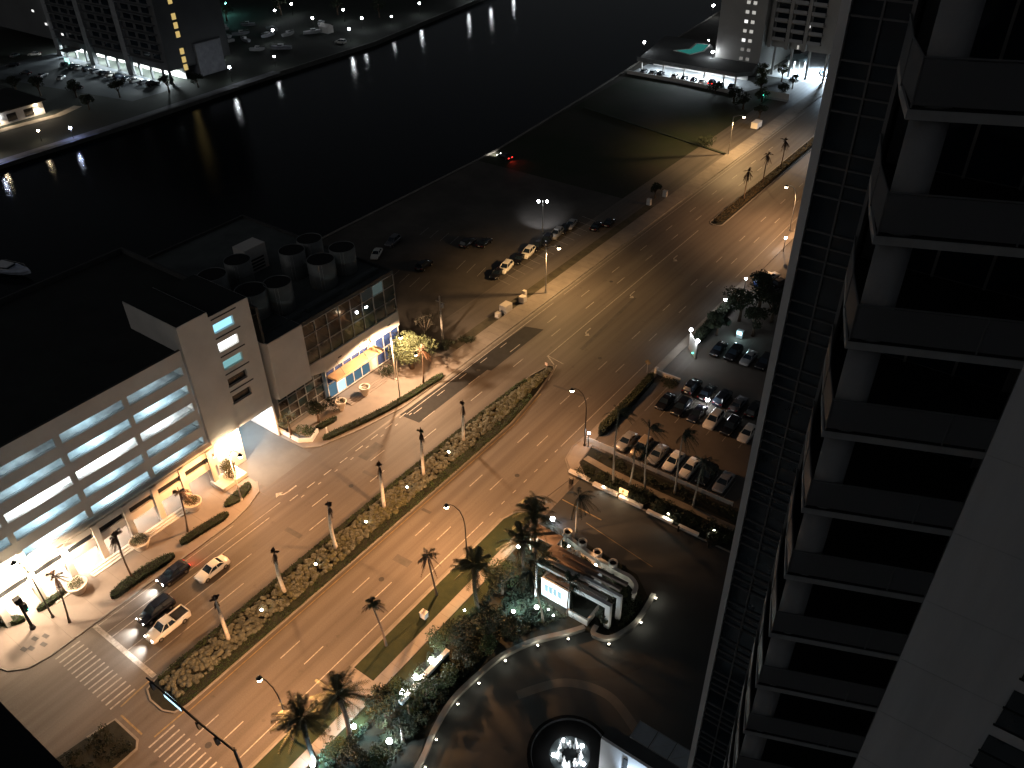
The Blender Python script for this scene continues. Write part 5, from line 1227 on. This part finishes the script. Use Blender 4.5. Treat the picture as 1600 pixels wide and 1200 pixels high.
for i,(c,k) in enumerate(FR): car('%s %s, %s from the road in the row along the white fence' % (c,{'sedan':'sedan','suv':'tall car'}[k],ORD[i]),k,c,(-45.4+i*2.73,90.4,0),-90,'cars along the white fence')
BR = [('black','sedan'),('black','suv'),('navy','sedan'),('white','suv'),('black','suv'),('white','sedan')]
for i,(c,k) in enumerate(BR): car('%s %s, %s from the road in the middle row of the tower car park' % (c,{'sedan':'sedan','suv':'tall car'}[k],ORD[i]),k,c,(-45.2+i*2.9,103.0,0),-90,'middle row of the tower car park')
B2 = ['black','black','navy','grey','black','grey']
for i,c in enumerate(B2): car('%s car, %s from the road in the row behind the middle row' % (c,ORD[i]),['suv','sedan'][i%2],c,(-43.4+i*2.8,109.3,0),90,'back row of the tower car park')
B3 = ['black','black','silver','black','black']
for i,c in enumerate(B3): car('%s car, %s from the road in the dark row past the entrance sign' % (c,ORD[i]),['sedan','suv'][i%2],c,(-44.6+i*2.8,122.5+i*0.2,0),-90,'dark row past the entrance sign')
car('white sedan at the farthest visible corner of the tower car park','sedan','white',(-47.4,153.5,0),70)
car('black car next to the white sedan at the farthest corner of the tower car park','suv','black',(-44.3,152,0),70)
car('dark car two bays from the white sedan at the farthest corner','sedan','black',(-45.4,147.5,0),70)
post_lamp('white post lamp at the fence corner of the tower car park',(-49.9,86.3,0),2.9,200,WHITE,bulb_white,'post lamps of the tower car park',0.22)
post_lamp('white post lamp at the hedge end past the entrance sign',(-49.3,134.9,0),3.4,260,WHITE,bulb_white,'post lamps of the tower car park',0.26)
post_lamp('white post lamp beside the blue banner',(-49.4,144.9,0),3.4,500,WHITE,bulb_white,'post lamps of the tower car park',0.26)
post_lamp('white post lamp farthest along the tower car park pavement',(-49.6,166.6,0),3.4,260,WHITE,bulb_white,'post lamps of the tower car park',0.3)
post_lamp('stubby white lamp between two rows of the tower car park',(-39.2,106.2,0),1.6,160,WHITE,bulb_white,'post lamps of the tower car park',0.34)
es = thing('entrance_sign','upright pale entrance sign between two white lamps at the car park entrance','sign',(-48.2,119.2,0),R(-45))
MB().box(-1.7,1.7,-0.12,0.12,0.2,3.2).build('board', stucco, es); MB().box(-1.8,1.8,-0.2,0.2,0,0.2).build('plinth', kerb_mat, es)
for s in (-1,1):
    MB().tube([(s*1.85,0,0),(s*1.85,0,3.8)],0.07,6).build('post', steel, es); MB().ball((s*1.85,0,4.0),0.3,10,6).build('globe', bulb_white, es, True); lamp('POINT',(s*1.85,-0.5,3.7),260,WHITE,es,0.1)
MB().ball((0.9,-0.3,0.8),0.14,8,6).build('green_lamp', em('green_lamp',(0.1,1,0.7),6), es)
bn = thing('blue_banner','blue and white lit banner on two posts beside the car park pavement','banner',(-48.0,147.6,0),R(-40))
for s in (-1,1): MB().cyl(s*1.3,0,0,2.8,0.05,0.05,6).build('post', steel, bn)
MB().box(-1.3,1.3,-0.03,0.03,0.6,2.7).build('cloth', pm('banner_blue',(0.08,0.16,0.5),0.7,0.2,1.0), bn); MB().box(-1.2,1.2,-0.05,-0.031,1.4,2.0).build('white_stripe', em('banner_stripe',(0.6,0.75,1.0),1.0), bn)
gt = thing('entrance_gate','low pale gate wall with end post at the car park entrance','gate',(-50.6,110.0,0)); MB().box(0.2,4.6,-0.15,0.15,0,0.8).build('wall', stucco, gt); MB().box(-0.25,0.2,-0.25,0.25,0,1.3).build('post', stucco, gt)
bush('dark bush behind the gate wall of the car park entrance',(-47.5,107.6,0),1.9,1.3,82,tree_dark,600,0.24)
tk = thing('lit_car_screen','teal-lit kiosk screen deep in the tower car park','kiosk',(-43.4,129.2,0)); MB().box(-0.6,0.6,-0.4,0.4,0,1.5).build('cabinet', tower_grey, tk); MB().box(-0.5,0.5,-0.43,-0.41,0.7,1.4).build('screen', em('kiosk_screen',(0.5,0.9,1.0),3), tk); lamp('POINT',(0,-1.0,1.6),120,(0.55,0.9,1.0),tk,0.2)
# palms and planting between fence and driveway
for i,(x,y,h,ln,sd) in enumerate([(-42.5,81.4,11.5,(-1.0,2.0),1.0),(-38.0,82.9,10.2,(-0.9,1.4),0.6),(-34.0,84.6,9.8,(-0.6,1.6),0.4),(-40.2,82.2,6.8,(0,0.6),0.8),(-30.6,83.6,8.0,(0.3,0.6),0.6)]):
    palm('coconut_palm','windblown coconut palm before the white fence, %s from the road' % ORD[i],'palm tree',(x,y,0.1),h,'coconut',90+i,ln,0.14,'coconut palms before the white fence',None,frond_dusk,sd)
palm('coconut_palm','small palm standing in the entrance driveway island','palm tree',(-41.7,69.9,0.05),6.8,'coconut',96,(0.1,0.2),0.12,None,None,frond_dusk)
def bed_region(g_):
    x = g_.uniform(-48,-20); y = g_.uniform(79.6,82.2) if g_.random() < 0.75 else g_.uniform(84.2,86.0); return x, y
shrub_mass('bed_shrubs','dark shrubs filling the bed between driveway and white fence',bed_region,230,0.6,0.24,tree_dark,74,46)
for i,(x0,x1,y,h) in enumerate([(-49.2,-45.6,79.9,0.5),(-44.7,-40.6,79.5,0.6),(-40.2,-36.4,79.3,0.6),(-35.5,-31.5,79.1,0.5),(-30.5,-27.5,79.0,0.5)]):
    o = MB().box(x0,x1,y-0.4,y+0.15,0.1,h).build('retaining_wall', stucco); tag(o,'low pale retaining wall along the driveway bed, %s from the road' % ORD[i],'wall','low walls along the driveway bed')
t = thing('lit_shrub_sign','small lit yellow and red sign in the driveway bed','sign',(-39.9,79.9,0.1)); MB().box(-0.7,0.7,-0.1,0.1,0.3,1.2).build('board', em('lit_sign_face',(1.0,0.62,0.25),2.2), t); MB().cyl(0,0,0,0.3,0.1,0.1,6).build('post', dark_steel, t); MB().ball((0.0,-0.2,1.0),0.2,8,6).build('red_lamp', em('red_lamp',(1,0.1,0.02),5), t)
lamp('POINT',(0.2,-1.0,1.2),160,(1,0.75,0.45),t,0.2)
for i,(x,y,p) in enumerate([(-43.0,79.4,120),(-32.6,79.8,260),(-26.0,80.6,300)]): flood('shielded spotlight in the driveway bed, %s' % ('nearest the road','at the middle pot','at the far ring planter')[i],(x,y,0.55),p,(1,0.93,0.72),(0.3,-0.8,-0.4),bulb_bol,'bed_spotlight','spotlights of the driveway bed',0.12,150)
t = thing('ring_planter','oval ring planter with spiky plant lit from within at the driveway bed','planter',(-25.4,79.6,0.05)); MB().lathe(0,0,[(1.2,0),(1.25,0.5),(1.05,0.55),(1.0,0.3),(0.01,0.28)],22).build('ring', soil_mat, t); b_ = MB(); leaf_cloud(b_,(0,0.1,0.8),(0.8,0.8,0.5),200,0.3,random.Random(4)); b_.build('plant', tree_dark, t, False, False)
for i,(x,y) in enumerate([(-30.2,78.2),(-25.5,77.9),(-20.8,79.0)]):
    t = thing('driveway_bollard','short dark bollard on the driveway edge, %s from the road' % ORD[i],'bollard',(x,y,0.02),0,'dark bollards on the driveway edge'); MB().cyl(0,0,0,0.8,0.16,0.14,8).build('post', black_mat, t); MB().ball((0,0,0.82),0.17,8,5).build('cap', black_mat, t)
rg = thing('barrier_arm','thin dark barrier arm across the driveway mouth','barrier',(-47.6,77.8,0)); MB().box(-0.25,0.25,-0.25,0.25,0,1.1).build('housing', dark_steel, rg); MB().tube([(0,0,1.0),(-1.0,-7.2,1.05)],0.05,6).build('arm', dark_steel, rg)

# ================================================================== GATEHOUSE AND ENTRANCE COURT
gh = thing('gatehouse','white gatehouse with pergola beams and lit front wall in the entrance court','gatehouse',(-37,60,0))
def ghp(name, mb, mat): o = mb.build(name, mat, gh); o.location = (37,-60,0); return o
g_brown = pm('gatehouse_roof',(0.2,0.15,0.125),0.8,0.15,0.5)
ghp('front_wall', MB().box(-39.4,-35.2,58.0,58.25,0.1,3.4), tower_white)
ghp('front_window', MB().box(-38.9,-36.3,57.95,57.99,1.3,2.5), em('gatehouse_window',(0.5,0.85,1.0),0.9))
fw = MB()
for x in (-38.9,-38.25,-37.6,-36.95,-36.3): fw.box(x-0.04,x+0.04,57.9,57.945,1.3,2.5)
ghp('window_frame', fw, tower_white)
ghp('side_wall', MB().box(-39.4,-39.15,58.26,63,0.1,3.4), tower_white); ghp('back_wall', MB().box(-39.15,-33.5,62.8,63,0.1,3.4), tower_white)
ghp('roof', MB().box(-38.9,-33.8,58.4,62.7,3.4,3.6), g_brown)
for k in range(4): ghp('pergola_beam', MB().box(-40.8+k*0.35,-30.6+k*0.3,59.0+k*1.15,59.45+k*1.15,3.9,4.3), g_brown if k > 1 else stucco)
ghp('portal_beam', MB().box(-34.9,-29.6,58.3,58.85,3.7,4.35), tower_white); ghp('portal_post', MB().box(-30.3,-29.6,58.32,58.83,0.05,3.7), tower_white)
ghp('portal_beam', MB().box(-34.6,-29.2,60.2,60.6,3.95,4.5), tower_white); ghp('portal_post', MB().box(-29.8,-29.2,60.2,60.6,0.05,3.95), tower_white)
ghp('garden_wall', MB().box(-35.0,-32.0,57.2,57.4,0.1,1.2), stucco); ghp('garden_wall', MB().box(-32.2,-32.0,57.41,60.0,0.1,1.2), stucco)
ghp('roof_extension', MB().box(-45.2,-40.9,63.4,65.4,3.2,3.45), g_brown); ghp('roof_extension', MB().box(-41.2,-39.2,61.8,63.6,3.3,3.56), g_brown)
for (x,y) in ((-45,63.6),(-45,65.2),(-41.2,65.2)): ghp('post', MB().box(x-0.1,x+0.1,y-0.1,y+0.1,0.1,3.2), stucco)
for k in range(2): ghp('roof_drum', MB().lathe(-38.7+k*1.1,63.6,[(0.42,3.2),(0.45,4.0),(0.36,4.0),(0.34,3.5)],16), stucco)
lamp('SPOT',(37-37.2,57.0-60,0.5),900,(0.75,0.95,1.0),gh,0.3,R(120),(0,0.6,0.6),0.5); lamp('SPOT',(37-32.5,57.9-60,0.6),300,(0.8,0.93,1.0),gh,0.3,R(120),(0.2,0.5,0.8),0.5)
cw_ = thing('court_wall','curved white wall with four round pots behind the gatehouse','wall',(-36,66.5,0))
def cwp(n_, mb, mat, sm=False): o = mb.build(n_, mat, cw_, sm); o.location = (36,-66.5,0); return o
WP = [(-42.2,67.4),(-39.4,66.9),(-36.9,66.4),(-34.8,66.2),(-32.7,66.0),(-31.0,66.0),(-29.7,65.2),(-29.3,63.8)]
WP = smooth(WP,5)
cwp('wall', MB().strip(WP,0.35,0.09,1.5), stucco); cwp('coping', MB().strip(WP,0.55,1.5,1.62), stucco)
for (x,y) in ((-41.6,67.6),(-39.0,67.2),(-36.4,66.8),(-33.8,66.4)):
    cwp('pot', MB().lathe(x,y,[(0.4,0.1),(0.5,0.6),(0.62,2.1),(0.62,2.2),(0.5,2.2),(0.46,1.9)],18), stucco, True); cwp('pot_opening', MB().cyl(x,y,1.85,1.9,0.47,0.47,18), black_mat)
for i,(x,y) in enumerate([(-40.6,66.4),(-35.9,65.7),(-33.2,65.4)]): flood('round white light at the foot of the pot wall, %s from the road' % ORD[i],(x,y,0.7),140,(1,0.97,0.86),(0.1,-0.9,0.1),bulb_bol,'wall_washer','lights at the pot wall',0.2,140)
lw = thing('low_court_wall','low curving grey wall round the entrance court','wall',(-37,45,0))
def lwp(n_, mb, mat): o = mb.build(n_, mat, lw); o.location = (37,-45,0); return o
C1 = [(-36.0,24),(-36.9,31.4),(-38.2,35.5),(-38.9,39.3),(-38.6,43.2),(-37.9,47.2),(-36.1,51.1),(-33.4,54.6),(-32.0,56.6)]
C2 = [(-30.9,57.6),(-30.6,56.4),(-28.7,57.0),(-27.5,59.5),(-27.2,62),(-27.5,66)]
gw = pm('court_wall_grey',(0.17,0.165,0.155),0.85)
for C in (smooth(C1,6),smooth(C2,6)): lwp('wall', MB().strip(C,0.42,0.05,0.6), gw); lwp('coping', MB().strip(C,0.62,0.6,0.72), gw)
BL = [(-36.2,31.6),(-37.3,34.7),(-38.1,39.4),(-37.8,42.9),(-37.1,47.1),(-35.2,51.1),(-32.7,54.0),(-28.3,56.2),(-26.7,61.2),(-27.0,65.6)]
BN = ['first from the picture foot','second from the picture foot','third from the picture foot','fourth from the picture foot','fifth from the picture foot','sixth from the picture foot','at the gatehouse path','past the gatehouse path','at the outer bend of the wall','at the driveway end of the wall']
for (x,y),nm in zip(BL,BN): bollard('glowing bollard light along the low court wall, '+nm,(x,y,0.02),45 if y > 45 else 28)
# fountain
fo = thing('fountain','white-lit fountain with clustered water jets in a dark round basin','fountain',(-24.6,41.8,0))
MB().lathe(0,0,[(4.6,0.0),(4.6,0.45),(4.2,0.5),(4.1,0.25),(0.01,0.22)],40).build('basin', pm('basin_stone',(0.006,0.006,0.006),0.8,0.15,0.6,spec=0.03), fo)
rng = random.Random(9)
for k in range(12):
    a = k/12*6.283; rr = 1.15; h_ = rng.uniform(1.2,2.2)
    j = MB(); j.lathe(rr*math.cos(a),rr*math.sin(a),[(0.34,0.26),(0.24,0.5),(0.1,h_*0.6),(0.12,h_*0.85),(0.01,h_)],8); j.build('water_jet', water_jet, fo, True)
for k in range(5):
    a = k/5*6.283; o = MB().cyl(1.75*math.cos(a),1.75*math.sin(a),0.26,0.36,0.2,0.2,10).build('pool_light', bulb_white, fo)
    lamp('POINT',(1.5*math.cos(a),1.5*math.sin(a),0.5),170,(0.92,0.97,1),fo,0.15)
MB().cyl(0,0,0.24,0.26,2.2,2.2,24).build('water_surface', pm('fountain_water',(0.03,0.035,0.036),0.15,0.1,1.5), fo)
lamp('SPOT',(4.0,-1.6,0.8),4200,(0.62,0.8,1.0),pc,0.3,R(120),(0.1,1,0.7),0.5)

# ================================================================== COURT GARDEN
sw = thing('added_glow_wall','added low white wall catching three bright floodlights behind the pavement','wall',(-43.6,40,0.09))  # wall not seen there, added to catch the floodlights
MB().box(-0.25,0.25,-4.2,4.2,0,0.55).build('wall', tower_white, sw); MB().box(-0.3,0.3,-4.3,4.3,0.55,0.62).build('coping', stucco, sw)
for i,y in enumerate((37.2,39.6,42.4)):
    flood('bright white garden floodlight before the low white wall, %s' % ('nearest the picture foot','in the middle','nearest the curved lamp')[i],(-44.5,y-0.4,0.1),420,(0.93,1.0,0.97),(0.75,0.5,0.35),em('garden_flood_lens',(0.95,1,1),60),'garden_floodlight','floodlights of the low white wall',0.42,140,True)  # lenses enlarged to imitate blown-out glare
GL = [(-45.6,30.4,'cyan lit bush'),(-41.2,31.4,'spiky palm'),(-46.0,24.7,'picture foot'),(-40.4,53.2,'pair of white lamps'),(-38.4,55.4,'gatehouse wall'),(-46.2,62.3,'tall date palms'),(-45.4,69.6,'driveway mouth'),(-45.5,49.8,'green-lit bush'),(-37.0,56.0,'gatehouse corner'),(-36.0,55.6,'gatehouse path')]
for i,(x,y,nm) in enumerate(GL):
    c_ = [(0.5,0.92,1.0),(0.75,0.9,1.0),(0.45,0.8,1.0),(0.6,0.92,1.0),(0.65,0.95,1.0),(0.5,1.0,0.92),(0.7,0.85,1.0),(0.4,1.0,0.6),(0.85,0.95,1.0),(0.85,0.95,1.0)][i]
    flood('landscape spotlight in the court garden, beside the '+nm,(x,y,0.5),[900,1000,800,650,700,450,300,80,90,90][i],c_,(0.15,0.3,1.0) if i != 6 else (0.3,-1,0.1),em('cyan_lens',(0.75,0.97,1),55) if i in (0,2,5) else bulb_white,'landscape_spotlight','landscape spotlights of the court garden',[0.34,0.36,0.3,0.24,0.3,0.26,0.4,0.14,0.12,0.12][i],150,True)
for i,(x,y,h,sd) in enumerate([(-46.1,25.3,7.6,1),(-45.4,29.6,7.0,2),(-44.8,51.6,7.4,3),(-42.6,58.6,7.2,4),(-44.2,63.4,7.0,5)]):
    palm('date_palm','large feathery date palm beside the near pavement, %s from the picture foot' % ORD[i],'palm tree',(x,y,0.09),h,'date',200+sd,(-0.7 if i < 2 else -0.2,0.2),0.26,'date palms along the near pavement',bark_brown,frond_olive)
palm('coconut_palm','pale-trunked leaning palm beside the gatehouse front','palm tree',(-36.8,54.6,0.09),7.2,'coconut',210,(-2.2,0.6),0.12,'slim palms round the gatehouse',None,frond_dusk)
palm('coconut_palm','slim palm at the gatehouse corner, trunk coloured white as if lit','palm tree',(-39.8,57.3,0.09),6.6,'coconut',211,(0,0.2),0.14,'slim palms round the gatehouse',tower_white,frond_dusk)  # white trunk colour stands in for light falling on it
palm('coconut_palm','slim dark palm at the gatehouse portal','palm tree',(-34.9,57.2,0.09),5.8,'coconut',212,(0.1,0.2),0.1,'slim palms round the gatehouse',bark_brown,frond_dusk)
palm('coconut_palm','bushy palm at the driveway mouth above the gatehouse roof','palm tree',(-46.4,66.6,0.09),6.4,'coconut',213,(0,0.2),0.13,None,bark_brown,frond_olive)
palm('fan_palm','white-lit spiky fan palm beside the bright garden spotlight','palm tree',(-40.3,32.6,0.09),3.4,'fan',214,(0,0),0.16,None,None,frond_dusk)
palm('fan_palm','small green fan palm above the spiky one','palm tree',(-41.6,35.4,0.09),2.8,'fan',215,(0,0),0.14,None,bark_brown,frond_green)
for i,(x,y,h,r_,mt) in enumerate([(-43.2,46.6,4.2,2.3,tree_dark),(-41.2,49.6,4.6,2.4,tree_dark),(-45.2,34.0,3.6,1.9,tree_dark),(-43.4,32.8,3.8,2.0,tree_leaf),(-41.0,44.4,3.4,1.9,tree_dark),(-40.6,60.6,4.4,2.2,tree_dark),(-43.6,55.2,4.4,2.2,tree_dark),(-38.6,50.4,3.4,1.9,tree_dark),(-42.4,27.6,4.0,2.2,tree_dark),(-31.0,63.2,2.6,1.4,tree_leaf),(-30.6,58.9,2.4,1.4,tree_dark)]):
    tree('garden_tree','small dense garden tree in the court planting, %s counting outward from the lit wall' % ORD[i],(x,y,0.09),h,r_,220+i,mt,1300,0.26,'garden trees of the entrance court','tree',0.25)
for i,(x,y,h,r_) in enumerate([(-44.6,36.0,2.6,1.6),(-42.0,38.2,3.0,1.7),(-41.0,41.0,2.6,1.5),(-45.0,44.6,3.0,1.8),(-43.8,57.4,3.6,2.0),(-45.6,56.4,3.4,1.9),(-40.2,47.0,2.8,1.6),(-44.6,27.0,3.0,1.8),(-40.4,29.6,2.8,1.6)]):
    bush('leafy dark green shrub in the court garden, %s counting from the added low wall' % ORD[i],(x,y,0.09),r_,h,260+i,hedge_mat,800,0.26,'garden_shrub','leafy shrubs of the court garden')
for i,(x,y,h,r_) in enumerate([(-45.8,134.5,7,3.6),(-44.4,140.6,7.5,3.8),(-46.2,145.4,6,2.8),(-41.6,131.0,6.5,3.2),(-40.6,137.6,7,3.4),(-47.2,127.4,5,2.4)]):
    tree('broadleaf_tree','black-looking tree over the tower car park beyond the kiosk, %s from the road' % ORD[i],(x,y,0),h,r_,280+i,tree_dark,1300,0.4,'trees over the tower car park')
def court_region(g_):
    while True:
        y = g_.uniform(22,68); x = g_.uniform(-45,-33); 
        lim = -39.8 if y < 48 else -39.8+(y-48)*0.55
        if x < lim and not (-41 < x and 57 < y < 66) and abs(x+43.6) > 1.0: return x, y
shrub_mass('court_ground_cover','dark ground cover in the court garden',court_region,900,0.42,0.24,tree_dark,75,40,0.08)
def court2(g_): return g_.uniform(-31.5,-28.2), g_.uniform(59.5,65)
shrub_mass('court_ground_cover','dark ground cover between the gatehouse and the outer court wall',court2,70,0.45,0.22,tree_dark,76,40,0.08)
